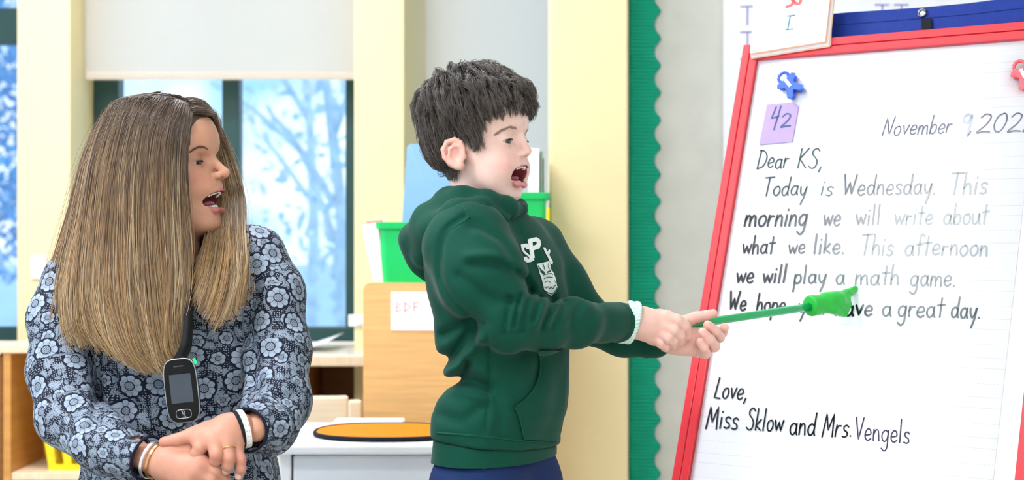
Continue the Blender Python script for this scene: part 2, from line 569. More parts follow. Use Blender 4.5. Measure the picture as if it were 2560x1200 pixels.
box('side_panel', (cx1 - 0.024, dc + 0.018, 0), (cx1 - 0.004, dc + 0.30, cz1 - 0.03), m_maple, t)
for z in (0.05, 0.40):
    box('shelf', (cx0 + 0.024, dc + 0.02, z), (cx1 - 0.024, dc + 0.29, z + 0.018), m_maple, t)
# sign
sg = thing('paper_sign', 'white paper sign with faint red letters taped to the cabinet', 'sign', P(1045, 778, dc))
q0, q1 = P(977, 826, dc), P(1120, 729, dc)
box('sheet', (q0[0], dc - 0.0025, q0[2]), (q1[0], dc - 0.0008, q1[2]), m_paper, sg, 0.0)
m_faint = mat('faint_red_marker', '#d9a9a8', 0.8, 0.2, 0.1)
st = []
for pts in ([(992, 758), (991, 780)], [(992, 758), (1002, 762), (993, 768), (1004, 774), (991, 780)], [(1012, 757), (1012, 779)], [(1012, 757), (1026, 766), (1012, 779)], [(1035, 756), (1035, 779)], [(1035, 756), (1047, 756)], [(1035, 767), (1044, 767)]):
    st.append(([P(x, y, dc - 0.0032) for x, y in pts], nrm))
V, Fc = ribbon_mesh(st, 0.0022)
mesh('lettering', V, Fc, m_faint, sg, smooth=False)

# green bins on the cabinet
m_bin = mat('green_plastic', '#14cf6d', 0.35, 0.5, 0.02)
def bin_(x0, x1, y0, y1, z0, z1, label, rim=0.014):
    t = thing('storage_bin', label, 'bin', ((x0 + x1) / 2, (y0 + y1) / 2, z0), 'green bins on the maple cabinet')
    V, Fc = [], []
    g = 0.010
    lv = [(z0, g), (z0 + 0.004, g - 0.003), (z1, 0.0)]
    def ring(gx, z):
        rr = 0.014
        out = []
        for cx, cy, a0 in ((x1 - gx - rr, y0 + gx + rr, -90), (x1 - gx - rr, y1 - gx - rr, 0), (x0 + gx + rr, y1 - gx - rr, 90), (x0 + gx + rr, y0 + gx + rr, 180)):
            for q in range(0, 91, 22):
                out.append((cx + rr * math.cos(math.radians(a0 + q)), cy + rr * math.sin(math.radians(a0 + q)), z))
        return out
    rings = [ring(g, z0), ring(g * 0.4, z0 + (z1 - z0) * 0.5), ring(0.002, z1), ring(0.006, z1), ring(g + 0.006, z0 + 0.006)]
    n = len(rings[0])
    for q in rings: V += q
    for i in range(len(rings) - 1):
        for j in range(n):
            k2 = (j + 1) % n
            Fc.append((i * n + j, i * n + k2, (i + 1) * n + k2, (i + 1) * n + j))
    Fc.append(tuple(range(n))[::-1]); Fc.append(tuple(range((len(rings) - 1) * n, len(rings) * n)))
    mesh('body', V, Fc, m_bin, t, smooth=False)
    rr = [ring(-0.006, z1 - rim), ring(-0.008, z1), ring(0.004, z1 + 0.001), ring(0.003, z1 - rim)]
    V = sum(rr, []); Fc = []
    for i in range(4):
        for j in range(n):
            k2 = (j + 1) % n; i2 = (i + 1) % 4
            Fc.append((i * n + j, i * n + k2, i2 * n + k2, i2 * n + j))
    mesh('rim', V, Fc, m_bin, t, smooth=False)
    return t
ztop = cz1 - 0.010
k34 = 3.50 / F
bin_((946 - 1280) * k34, (1150 - 1280) * k34, 3.50, 3.74, ztop + 0.001, CZ + (600 - 556) * k34, 'low green plastic bin on the cabinet holding a blue folder')
bin_((1172 - 1280) * k34, (1368 - 1280) * k34, 3.50, 3.72, ztop + 0.001, CZ + (600 - 482) * k34, 'taller green plastic bin holding white booklets behind the child\'s chin')
# blue folder leaning in the low bin
m_folder = mat('blue_card', '#86aeda', 0.55, 0.3, 0.02)
d1 = 3.62
o = prism('folder', [P(1000, 640, d1), P(1140, 650, d1), P(1140, 364, d1 + 0.04), P(1026, 360, d1 + 0.04), P(1018, 368, d1 + 0.04)], np.array([0, 0.006, 0]), m_folder)
tag(o, 'upright light blue folder sticking out of the low green bin', 'folder')
# booklets in the taller bin
for i, (a, b, c_, col) in enumerate(((1322, 1349, 372, '#fdfdfd'), (1350, 1358, 378, '#9fb0a0'), (1359, 1363, 392, '#f2f2ee'))):
    mm = mat('booklet_cover_' + 'abc'[i], col, 0.6, 0.3, 0.03, 40)
    p0, p1 = P(a, 640, 3.56), P(b, c_, 3.56)
    o = box('booklet', (p0[0], 3.54 + 0.01 * i, p0[2]), (p1[0] - 0.001, 3.68, p1[2]), mm, None, 0.001)
    tag(o, ['wide white booklet standing in the taller green bin', 'narrow grey-green booklet between two white ones in the bin', 'thin off-white booklet against the yellow pillar edge'][i], 'booklet', 'booklets in the taller green bin')
# yellow tray edge
o = box('tray', (P(1366, 0, 3.47)[0], 3.475, ztop + 0.003), (P(1375, 0, 3.47)[0], 3.492, P(0, 520, 3.48)[2]), m_basket, None, 0.002)
tag(o, 'upright yellow plastic tray beside the taller green bin', 'tray')
# coloured papers leaning left of the low bin
cols = ['#f3ece6', '#e7b9a4', '#d98f77', '#e9dfe8']
for i in range(4):
    mm = mat('leaning_sheet_' + 'abcd'[i], cols[i], 0.7, 0.2, 0.05, 20)
    d1 = 3.56 + 0.012 * i
    x = 934 + 6 * i
    o = prism('paper_sheet', [P(x - 2, 704, d1), P(x + 30, 704, d1), P(x + 22 - 12, 556 - 3 * i, d1), P(x - 30, 562 - 4 * i, d1)], np.array([0, 0.003, 0]), mm)
    tag(o, ['front white sheet leaning beside the low green bin', 'peach sheet leaning beside the low green bin', 'terracotta sheet leaning beside the low green bin', 'rearmost lilac sheet leaning beside the low green bin'][i], 'paper', 'sheets leaning beside the low green bin')

# white plastic drawer unit
m_wp = mat('glossy_white_plastic', '#eef1f6', 0.3, 0.5, 0.015, 8)
m_wp2 = mat('frosted_plastic', '#e2e8f1', 0.4, 0.4, 0.03, 8)
dd = 2.98
kd = dd / F
zt2 = CZ - 512 * kd
ux0 = (684 - 1280) * kd
ux1 = (1190 - 1280) * kd
t = thing('drawer_unit', 'white plastic drawer unit with broad lid between the two people', 'drawers', ((ux0 + ux1) / 2, dd + 0.2, 0))
box('lid', (ux0, dd, zt2 - 0.020), (ux1, dd + 0.37, zt2), m_wp, t, 0.006, 3)
bx0 = ux0 + 0.006
bm = box_bm((bx0, dd + 0.02, 0), (bx0 + 0.025, dd + 0.36, zt2 - 0.021), 0.004)
box_bm((ux1 - 0.03, dd + 0.02, 0), (ux1 - 0.006, dd + 0.36, zt2 - 0.021), 0.004, bm=bm)
box_bm((bx0, dd + 0.34, 0), (ux1 - 0.006, dd + 0.36, zt2 - 0.021), 0.003, bm=bm)
box_bm((bx0, dd + 0.02, 0), (ux1 - 0.006, dd + 0.36, 0.03), 0.003, bm=bm)
from_bm('body', bm, m_wp, t)
for z0, z1 in ((0.035, 0.255), (0.262, zt2 - 0.024)):
    dr = box('drawer', (bx0 + 0.028, dd + 0.024, z0), (ux1 - 0.034, dd + 0.33, z1), m_wp2, t, 0.006, 2)
    box('handle', ((bx0 + ux1) / 2 - 0.05, dd + 0.008, z0 + 0.07), ((bx0 + ux1) / 2 + 0.05, dd + 0.026, z0 + 0.09), m_wp, dr, 0.004)
# orange mat with black binding
m_orange = mat('orange_felt', '#f08418', 0.8, 0.2, 0.06, 60)
m_black = mat('black_fabric', '#1b1e22', 0.8, 0.2, 0.1, 80)
t = thing('seat_mat', 'orange oval felt mat with black bound edge on the drawer unit', 'mat', P(960, 1070, 3.12))
c = np.array([(968 - 1280) / F * 3.12, dd + 0.165, zt2])
e = [(c[0] + 0.150 * math.copysign(abs(math.cos(q)) ** 0.85, math.cos(q)), c[1] + 0.125 * math.copysign(abs(math.sin(q)) ** 0.85, math.sin(q))) for q in np.linspace(0, 2 * math.pi, 64, endpoint=False)]
prism('felt', [(x, y, c[2] + 0.002) for x, y in e], np.array([0, 0, 0.006]), m_orange, t)
V, Fc = tube([(x, y, c[2] + 0.0055) for x, y in e], 0.0045, 8, True)
mesh('binding', V, Fc, m_black, t)
# white notebook under the mat's rear
o = box('notepad', (c[0] - 0.13, dd + 0.30, zt2 + 0.001), (c[0] + 0.02, dd + 0.365, zt2 + 0.010), m_paper, None, 0.002)
tag(o, 'white notepad lying behind the orange mat on the drawer unit', 'notepad')

# small wooden chair behind the drawer unit
m_pale = mat('pale_birch', '#ead7ba', 0.45, 0.4, 0.06, 10, stretch=(1, 1, 8))
def kid_chair(px, d, label, rz):
    x, _, _ = P(px, 0, d)
    t = thing('child_chair', label, 'chair', (x, d, 0), 'small birch chairs behind the drawer unit')
    R = Matrix.Rotation(rz, 4, 'Z')
    def b(name, lo, hi):
        bm = box_bm(lo, hi, 0.006)
        bmesh.ops.transform(bm, matrix=Matrix.Translation((x, d, 0)) @ R, verts=bm.verts)
        from_bm(name, bm, m_pale, t)
    b('seat', (-0.15, -0.14, 0.28), (0.15, 0.14, 0.30))
    for sx in (-1, 1):
        b('leg', (sx * 0.13 - 0.015, -0.135, 0), (sx * 0.13 + 0.015, -0.105, 0.279))
        b('post', (sx * 0.13 - 0.016, 0.106, 0), (sx * 0.13 + 0.016, 0.136, 0.55))
    b('top_rail', (-0.115, 0.108, 0.495), (0.115, 0.132, 0.56))
    b('back_slat', (-0.115, 0.110, 0.39), (0.115, 0.130, 0.43))
    b('stretcher', (-0.115, -0.125, 0.12), (0.115, -0.108, 0.14))
kid_chair(748, 3.62, 'pale birch child chair beyond the drawer unit', math.pi + 0.12)
# ================================================================== easel
TH = math.radians(36.0)
PH = math.radians(19.0)
bu = np.array([math.cos(TH), -math.sin(TH), 0.0])
bb = np.array([math.sin(TH), math.cos(TH), 0.0])
bv = bb * math.sin(PH) + np.array([0, 0, math.cos(PH)])
bn = np.cross(bu, bv); bn /= np.linalg.norm(bn)
if bn[1] > 0: bn = -bn
CAMP = np.array([0, 0, CZ])
B0 = P(2130, 735, 2.67)
def onboard(px, py, off=0.0):
    d = P(px, py, 1.0) - CAMP
    t = np.dot(B0 - CAMP, bn) / np.dot(d, bn)
    return CAMP + d * t + bn * off
def st_of(p):
    return np.dot(p - B0, bu), np.dot(p - B0, bv)
def BP(s, t, off=0.0):
    return B0 + bu * s + bv * t + bn * off
sL, tT = st_of(onboard(1910, 151))
s2, _ = st_of(onboard(1709, 1200))
sL = (sL + s2) / 2
sR, _ = st_of(onboard(2548, 1120))
tB = tT - 0.92
m_red = mat('red_enamel', '#d92b37', 0.28, 0.5, 0.02, 10, coat=0.3)
m_board = mat('white_dry_erase', '#f5f7fb', 0.22, 0.5, 0.005, 5)
easel = thing('easel', 'red-framed easel with white writing board facing the child', 'easel', (BP((sL + sR) / 2, tB)[0], BP((sL + sR) / 2, tB)[1] + 0.1, 0))
def slab(name, s0, s1, t0, t1, o0, o1, m, parent, bev=0.0):
    poly = [BP(s0, t0, o0), BP(s1, t0, o0), BP(s1, t1, o0), BP(s0, t1, o0)]
    return prism(name, poly, bn * (o1 - o0), m, parent, bev)
slab('board', sL - 0.006, sR + 0.006, tB - 0.006, tT + 0.006, -0.012, -0.001, m_board, easel)
fw1, fg, fw2 = 0.016, 0.0018, 0.016      # inner strip, groove, outer strip
tot = fw1 + fg + fw2
def rail(name, s0, s1, t0, t1):
    return slab(name, s0, s1, t0, t1, -0.016, 0.008, m_red, easel, 0.0015)
for nm, side in (('stile', -1), ('stile', 1)):
    e = sL if side < 0 else sR
    a0, a1 = sorted((e, e + side * fw1)); b0, b1 = sorted((e + side * (fw1 + fg), e + side * tot)); g0, g1 = sorted((e + side * fw1, e + side * (fw1 + fg)))
    o = rail(nm, a0, a1, tB - tot, tT + fw1)
    slab('outer_strip', b0, b1, tB - tot, tT + tot, -0.016, 0.007, m_red, o, 0.0015)
    slab('groove', g0, g1, tB - tot, tT + fw1, -0.016, 0.001, m_red, o)
for nm, e, side in (('top_rail', tT, 1), ('bottom_rail', tB, -1)):
    a0, a1 = sorted((e, e + side * fw1)); b0, b1 = sorted((e + side * (fw1 + fg), e + side * tot)); g0, g1 = sorted((e + side * fw1, e + side * (fw1 + fg)))
    o = rail(nm, sL, sR, a0, a1)
    slab('outer_strip', sL - fw1, sR + fw1, b0, b1, -0.016, 0.007, m_red, o, 0.0015)
    slab('groove', sL - fw1, sR + fw1, g0, g1, -0.016, 0.001, m_red, o)
# tray and legs down to the floor
slab('tray', sL, sR, tB - tot - 0.02, tB - tot, -0.016, 0.075, m_red, easel, 0.003)
for s in (sL - 0.02, sR + 0.02):
    p0 = BP(s, tB - tot + 0.03, -0.02)
    kz = p0[2] / bv[2]
    q0 = p0 - bv * kz
    q0[2] = 0.002
    V, Fc = tube([q0, p0], 0.012, 10); mesh('front_leg', V, Fc, m_red, easel)
    p1 = BP(s, tT - 0.03, -0.03)
    q1 = p1 + bb * 0.34; q1[2] = 0.002
    V, Fc = tube([q1, p1], 0.012, 10); mesh('rear_leg', V, Fc, m_red, easel)

# chart paper with ruled lines on the board
def ruled_mat():
    m = bpy.data.materials.new('ruled_chart_paper')
    m.use_nodes = True
    n, l = m.node_tree.nodes, m.node_tree.links
    b = n['Principled BSDF']
    b.inputs['Roughness'].default_value = 0.19
    b.inputs['Specular IOR Level'].default_value = 0.55
    at = n.new('ShaderNodeAttribute'); at.attribute_name = 'Col'      # r: height along the sheet in metres, g: across
    sp = n.new('ShaderNodeSeparateColor')
    l.new(at.outputs['Color'], sp.inputs['Color'])
    def M(op, a, b_=None):
        x = n.new('ShaderNodeMath'); x.operation = op
        for i, v in enumerate((a, b_)):
            if v is None: continue
            if isinstance(v, (int, float)): x.inputs[i].default_value = v
            else: l.new(v, x.inputs[i])
        return x.outputs[0]
    v, u = sp.outputs[0], sp.outputs[1]
    PIT = 0.0665
    def line(off, w):
        fr = M('FRACT', M('ADD', M('DIVIDE', v, PIT), off))
        return M('LESS_THAN', M('ABSOLUTE', M('SUBTRACT', fr, 0.5)), w / PIT / 2)
    solid = M('MAXIMUM', line(0.0, 0.0009), line(0.27, 0.0009))
    dash = M('MULTIPLY', line(0.66, 0.0010), M('LESS_THAN', M('FRACT', M('MULTIPLY', u, 160.0)), 0.55))
    tot_ = M('MULTIPLY', M('MAXIMUM', solid, dash), 1.0)
    mx = n.new('ShaderNodeMix'); mx.data_type = 'RGBA'
    mx.inputs[6].default_value = L4('#f1f5fb'); mx.inputs[7].default_value = L4('#d9e2ea')
    l.new(tot_, mx.inputs[0])
    l.new(mx.outputs[2], b.inputs['Base Color'])
    return m
m_ruled = ruled_mat()
sP = st_of(onboard(2505, 1000))[0]
cp = thing('chart_paper', 'ruled white letter sheet with handwritten morning message on the easel', 'paper', BP((sL + sP) / 2, tB))
ns, nt = 2, 40
V = [BP(sL + 0.002 + (sP - sL - 0.002) * i / ns, tB + 0.003 + (tT - tB - 0.006) * j / nt, 0.0012) for j in range(nt + 1) for i in range(ns + 1)]
c_ = np.array([[tB + 0.003 + (tT - tB - 0.006) * j / nt + 2.0, (sP - sL) * i / ns + 1.0, 0] for j in range(nt + 1) for i in range(ns + 1)])
Fc = np.array([(j * (ns + 1) + i, j * (ns + 1) + i + 1, (j + 1) * (ns + 1) + i + 1, (j + 1) * (ns + 1) + i) for j in range(nt) for i in range(ns)])
o = mesh('sheet', V, Fc, m_ruled, cp, smooth=False, col=c_)
md = o.modifiers.new('thick', 'SOLIDIFY'); md.thickness = 0.0006; md.offset = -1

# ------------------------------------------------------------------ handwriting
BOWL = [(.72, .82), (.45, 1.0), (.14, .78), (.06, .4), (.2, .05), (.45, .04), (.66, .35), (.73, .8)]
FONT = {
 'o': (.85, [[(.55, .98), (.2, .88), (.05, .45), (.22, .04), (.5, .03), (.72, .4), (.68, .82), (.5, .99)]]),
 'a': (.92, [BOWL, [(.74, 1.0), (.70, .35), (.82, .0)]]),
 'd': (.92, [BOWL, [(.82, 2.0), (.74, 1.0), (.70, .3), (.80, .0)]]),
 'g': (.9, [BOWL, [(.74, 1.0), (.70, .2), (.62, -.55), (.35, -.85), (.02, -.62)]]),
 'n': (.82, [[(.1, 1.0), (.06, .5), (.05, 0)], [(.06, .5), (.3, .95), (.55, .92), (.62, .5), (.66, 0)]]),
 'm': (1.25, [[(.1, 1.0), (.06, .5), (.05, 0)], [(.06, .5), (.28, .95), (.48, .9), (.52, .5), (.54, 0)], [(.54, .5), (.76, .95), (.98, .9), (1.04, .5), (1.1, 0)]]),
 'r': (.66, [[(.1, 1.0), (.06, .5), (.05, 0)], [(.06, .5), (.25, .9), (.55, .92)]]),
 'e': (.82, [[(.08, .48), (.4, .5), (.68, .62), (.6, .95), (.32, 1.0), (.08, .62), (.1, .2), (.36, .0), (.7, .18)]]),
 'b': (.85, [[(.12, 2.0), (.07, 1), (.05, 0)], [(.06, .45), (.3, .95), (.62, .9), (.7, .45), (.5, .05), (.2, .03), (.06, .3)]]),
 'p': (.85, [[(.12, 1.0), (.07, 0), (.0, -.95)], [(.08, .5), (.3, .95), (.62, .9), (.7, .45), (.5, .05), (.2, .03), (.06, .3)]]),
 'h': (.84, [[(.14, 2.0), (.07, 1), (.05, 0)], [(.06, .5), (.3, .95), (.55, .92), (.62, .5), (.66, 0)]]),
 'v': (.78, ['l', [(.05, 1), (.34, 0), (.7, 1.05)]]),
 'w': (1.1, ['l', [(.03, 1), (.26, 0), (.52, .88), (.76, 0), (1.02, 1.02)]]),
 'W': (1.3, ['l', [(.0, 2), (.24, 0), (.58, 1.3), (.8, 0), (1.2, 2.0)]]),
 'N': (1.15, ['l', [(.0, 0), (.2, 2.0), (.78, .05), (1.05, 2.05)]]),
 'D': (1.1, [[(.2, 2.0), (.1, 1), (.05, 0)], [(.02, 1.92), (.5, 1.9), (.92, 1.45), (.95, .85), (.65, .25), (.03, 0.0)]]),
 'K': (1.0, ['l', [(.14, 2.0), (.05, 0)], [(.86, 2.05), (.12, .95), (.86, 0)]]),
 'S': (.98, [[(.9, 1.75), (.62, 2.02), (.25, 1.82), (.25, 1.4), (.6, 1.05), (.8, .65), (.68, .15), (.35, 0), (.02, .22)]]),
 'T': (1.0, ['l', [(.0, 1.95), (1.05, 2.02)], [(.5, 1.98), (.38, 0)]]),
 'y': (.84, [[(.08, 1), (.12, .45), (.32, .08), (.6, .4), (.74, 1.0)], [(.76, 1.0), (.6, 0), (.28, -.95)]]),
 'i': (.38, ['l', [(.14, 1), (.10, 0)], [(.17, 1.45), (.19, 1.52)]]),
 's': (.7, [[(.62, .85), (.38, 1.0), (.12, .85), (.2, .58), (.48, .42), (.55, .15), (.32, 0), (.03, .08)]]),
 'l': (.42, ['l', [(.2, 2.05), (.1, 0)]]),
 't': (.72, ['l', [(.38, 1.85), (.28, 0)], [(.02, 1.15), (.68, 1.22)]]),
 'k': (.78, ['l', [(.16, 2.0), (.05, 0)], [(.62, 1.0), (.1, .42), (.66, 0)]]),
 'f': (.62, [[(.72, 1.8), (.52, 2.05), (.34, 1.75), (.26, 0)], [(.02, 1.02), (.6, 1.1)]]),
 'u': (.86, [[(.08, 1), (.08, .3), (.3, .0), (.58, .3), (.68, 1)], [(.69, 1), (.7, .4), (.8, 0)]]),
 'M': (1.25, ['l', [(.0, 0), (.22, 2.0), (.55, .55), (1.0, 2.0), (1.08, .0)]]),
 'L': (.85, ['l', [(.25, 2.0), (.04, .04), (.72, 0)]]),
 'V': (.9, ['l', [(.05, 2.0), (.34, 0), (.88, 2.0)]]),
 '.': (.3, ['l', [(.1, 0.0), (.14, .05)]]),
 ',': (.3, ['l', [(.2, .12), (.05, -.38)]]),
 '2': (.95, [[(.1, 1.6), (.4, 2.0), (.78, 1.75), (.6, .95), (.02, .02), (.45, .1), (.9, .05)]]),
 '0': (.95, [[(.6, 2.0), (.25, 1.7), (.06, .8), (.25, .05), (.6, .15), (.85, 1.1), (.75, 1.85), (.55, 2.0)]]),
 '9': (.85, [[(.75, 1.7), (.5, 2.0), (.2, 1.75), (.2, 1.3), (.5, 1.15), (.76, 1.7)], [(.78, 1.9), (.72, 1), (.66, 0)]]),
 '4': (.8, ['l', [(.35, 2.0), (.12, 1.05), (.75, 1.12)], [(.72, 2.0), (.5, 0)]]),
}
def write(parent, text, x0, y0, x1, y1, xh, slant, width, m, to3d, nrm, rng):
    adv = sum(FONT[c][0] for c in text) + 0.10 * (len(text) - 1)
    sx = 1.0
    strokes = []
    X = 0.0
    d = np.array([x1 - x0, y1 - y0], float)
    Ld = np.linalg.norm(d); d /= Ld
    sc = Ld / adv
    for c in text:
        w, ss = FONT[c]
        straight = ss[0] == 'l'
        jig = rng.normal(0, 0.03)
        for s in ss:
            if s == 'l': continue
            pts = np.array(s, float)
            if straight:
                q = []
                for a, b in zip(pts[:-1], pts[1:]):
                    tt = np.linspace(0, 1, 5)[:, None]
                    q.append(a + (b - a) * tt)
                q = np.vstack([q[0]] + [z[1:] for z in q[1:]])
            else:
                q = catmull(pts, 7)
            h = (q[:, 1] + jig) * xh
            along = (X + q[:, 0]) * sc + slant * h
            px = x0 + d[0] * along
            py = y0 + d[1] * along - h
            strokes.append((np.array([to3d(a, b) for a, b in zip(px, py)]), nrm))
        X += w + 0.10
    V, Fc = ribbon_mesh(strokes, width)
    return mesh('handwritten_word', V, Fc, m, parent, smooth=False)
def ink(name, c, streak):
    m = mat(name, c, 0.19, 0.45, streak, 130, coat=0.0)
    return m
i_blk = ink('black_marker_ink', '#1a1e22', 0.5)
i_thin = ink('thin_grey_violet_ink', '#3c3650', 0.3)
i_teal = ink('dark_teal_ink', '#22393a', 0.4)
i_pale = ink('pale_grey_ink', '#9fa6b4', 0.2)
rngw = np.random.default_rng(4)
brd = lambda x, y: onboard(x, y, 0.0022)
TXT = [
 ('November', 2206, 341, 2379, 333, 23, .22, 3.3, i_thin), ('9', 2400, 334, 2428, 333, 24, .15, 5.5, i_pale), (',', 2419, 333, 2432, 333, 24, .2, 3.0, i_thin),
 ('2022', 2442, 333, 2592, 329, 23, .22, 3.3, i_thin),
 ('Dear', 1893, 422, 1972, 420, 23.5, .18, 3.8, i_teal), ('KS,', 1994, 421, 2055, 421, 24.5, .18, 4.0, i_teal),
 ('Today', 1908, 490, 2017, 489, 23, .16, 4.2, i_teal), ('is', 2051, 489, 2083, 489, 22, .2, 3.6, i_teal),
 ('Wednesday.', 2109, 488, 2340, 486, 25, .10, 4.6, i_blk), ('This', 2375, 487, 2470, 485, 27, .12, 4.0, i_teal),
 ('morning', 1861, 566, 2018, 565, 27, .18, 6.0, i_blk), ('we', 2058, 565, 2102, 565, 26, .12, 5.2, i_blk), ('will', 2140, 564, 2203, 562, 25, .05, 5.0, i_blk),
 ('write', 2236, 563, 2333, 562, 25, .1, 4.0, i_teal), ('about', 2358, 563, 2472, 561, 26, .1, 4.0, i_teal),
 ('what', 1856, 635, 1937, 635, 23, .12, 5.0, i_blk), ('we', 1971, 635, 2013, 635, 22, .12, 4.6, i_blk), ('like.', 2034, 635, 2112, 635, 24, .08, 5.6, i_blk),
 ('This', 2152, 638, 2234, 638, 26, .12, 5.0, i_teal), ('afternoon', 2262, 639, 2472, 640, 26, .1, 4.4, i_teal),
 ('we', 1841, 707, 1885, 707, 24, .12, 5.4, i_blk), ('will', 1907, 707, 1967, 707, 22, .12, 6.2, i_blk), ('play', 1985, 709, 2066, 709, 22, .08, 5.2, i_teal),
 ('a', 2090, 711, 2114, 711, 23, .05, 5.0, i_teal), ('math', 2138, 713, 2250, 713, 25, .08, 5.0, i_teal), ('game.', 2276, 715, 2390, 716, 25, .08, 4.6, i_teal),
 ('We', 1823, 775, 1866, 777, 23, .12, 5.8, i_blk), ('hope', 1892, 778, 1964, 780, 22, .12, 5.6, i_blk), ('you', 1996, 783, 2060, 785, 22, .08, 5.0, i_teal),
 ('have', 2088, 788, 2183, 790, 24, .08, 6.0, i_blk), ('a', 2206, 790, 2231, 791, 24, .05, 5.0, i_teal), ('great', 2245, 793, 2362, 795, 26, .08, 5.0, i_teal), ('day.', 2378, 795, 2452, 797, 25, .08, 5.0, i_teal),
 ('Love,', 1786, 996, 1867, 999, 26, .18, 4.4, i_blk),
 ('Miss', 1766, 1070, 1846, 1073, 28, .14, 4.4, i_blk), ('Sklow', 1866, 1076, 1959, 1079, 27, .12, 4.2, i_blk), ('and', 1974, 1086, 2040, 1089, 28, .1, 4.4, i_blk),
 ('Mrs.', 2056, 1094, 2131, 1092, 29, .14, 4.0, i_blk), ('Vengels', 2139, 1099, 2276, 1109, 28, .04, 3.6, i_thin),
]
for (txt, x0, y0, x1, y1, xh, sl, wd, mm) in TXT:
    write(cp, txt, x0, y0, x1, y1, xh, sl, wd * 0.00069, mm, brd, bn, rngw)

# ------------------------------------------------------------------ sticky note, clips, cards, blue hanging pocket
m_note = mat('lavender_paper', '#b49ddb', 0.7, 0.2, 0.03, 20)
nt_ = thing('sticky_note', 'lavender square sticky note with 42 below the blue clip', 'note', onboard(1948, 310, 0.003))
q = [(1919, 263), (1985, 257), (1998, 268), (1982, 356), (1899, 363)]
prism('sheet', [onboard(x, y, 0.0025) for x, y in q], bn * 0.0008, m_note, nt_)
i_note = ink('blue_grey_ink', '#3f5a80', 0.3)
o = write(nt_, '4', 1921, 329, 1946, 324, 28, .2, 0.0026, i_note, lambda x, y: onboard(x, y, 0.0042), bn, rngw); o.name = 'handwritten_numeral'
o = write(nt_, '2', 1953, 320, 1980, 317, 16, .1, 0.0026, i_note, lambda x, y: onboard(x, y, 0.0042), bn, rngw); o.name = 'handwritten_numeral'

m_bclip = mat('blue_plastic', '#2f62e0', 0.25, 0.5, 0.02, 10, coat=0.4)
m_rclip = mat('red_plastic', '#f0505e', 0.25, 0.5, 0.02, 10, coat=0.4)
def clip(px, py, ang, size, m, label):
    """plastic clip: a little figure with ring head, two arms, two legs and a slot"""
    c = onboard(px, py, 0.0)
    s0, t0 = st_of(c)
    t = thing('magnet_clip', label, 'clip', BP(s0, t0, 0.003))
    ca, sa = math.cos(ang), math.sin(ang)
    def Q(x, y, off):
        return BP(s0 + (x * ca - y * sa) * size, t0 + (x * sa + y * ca) * size, off)
    V, Fc = tube([Q(0.30 * math.cos(q), 0.62 + 0.30 * math.sin(q), 0.014) for q in np.linspace(0, 2 * math.pi, 20, endpoint=False)], 0.10 * size, 8, True)
    mesh('ring', V, Fc, m, t)
    out = [(-.2, .38), (-.52, .5), (-.66, .3), (-.32, .08), (-.25, -.1), (-.55, -.62), (-.42, -.82), (-.18, -.74), (0, -.38), (.18, -.74), (.42, -.82), (.55, -.62), (.25, -.1), (.32, .08), (.66, .3), (.52, .5), (.2, .38)]
    prism('front_jaw', [Q(x, y, 0.011) for x, y in out], bn * 0.006, m, t, 0.0012)
    prism('rear_jaw', [Q(x * 0.92, y * 0.92, 0.003) for x, y in out], bn * 0.005, m, t, 0.001)
    prism('slot', [Q(x, y, 0.0172) for x, y in ((-.09, -.2), (.09, -.2), (.09, .36), (-.09, .36))], bn * 0.0012, m_plate, t, 0.0004)
    V, Fc = tube([Q(-.15, .1, 0.010), Q(.15, .1, 0.010)], 0.0022, 8)
    mesh('spring', V, Fc, m, t)
clip(1981, 219, 0.75, 0.034, m_bclip, 'blue plastic figure-shaped magnet clip above the sticky note')
clip(2566, 196, 0.5, 0.032, m_rclip, 'red plastic magnet clip at the far edge of the board')

# blue hanging pocket behind the top rail
m_blue = mat('royal_blue_canvas', '#0d2f88', 0.7, 0.3, 0.10, 120, bump=0.15)
bt = thing('blue_pocket', 'royal blue canvas pocket hung over the easel top', 'pocket', BP((sL + sR) / 2, tT + 0.02, -0.03))
def off_plane(px, py, off):
    d = P(px, py, 1.0) - CAMP
    t = np.dot(B0 + bn * off - CAMP, bn) / np.dot(d, bn)
    return CAMP + d * t
poly = [(2010, 40), (2120, 31), (2300, 19), (2420, 8), (2640, -22), (2640, 200), (2010, 200)]
prism('panel', [off_plane(x, y, -0.024) for x, y in poly], bn * -0.006, m_blue, bt, 0.001)
st = [([off_plane(x, y, -0.0232) for x, y in ((2030, 66), (2120, 60), (2300, 46), (2420, 36), (2640, 10))], bn)]
V, Fc = ribbon_mesh(st, 0.0012)
mesh('stitching', V, Fc, mat('navy_thread', '#0c2a70', 0.8, 0.2), bt, smooth=False)
m_nickel = mat('nickel', '#84878d', 0.25, 0.5, 0.02, metal=0.9)
g = off_plane(2305, 32, -0.0215)
s0, t0 = st_of(g)
V, Fc = tube([BP(s0 + 0.0072 * math.cos(q), t0 + 0.0072 * math.sin(q), -0.0215) for q in np.linspace(0, 2 * math.pi, 24, endpoint=False)], 0.0021, 8, True)
mesh('grommet', V, Fc, m_nickel, bt)
prism('grommet_hole', [BP(s0 + 0.0045 * math.cos(q), t0 + 0.0045 * math.sin(q), -0.0232) for q in np.linspace(0, 2 * math.pi, 16, endpoint=False)], bn * 0.0006, m_paper, bt)
prism('strap', [off_plane(x, y, -0.022) for x, y in ((2304, 49), (2329, 46), (2332, 110), (2307, 110))], bn * 0.002, m_black, bt)

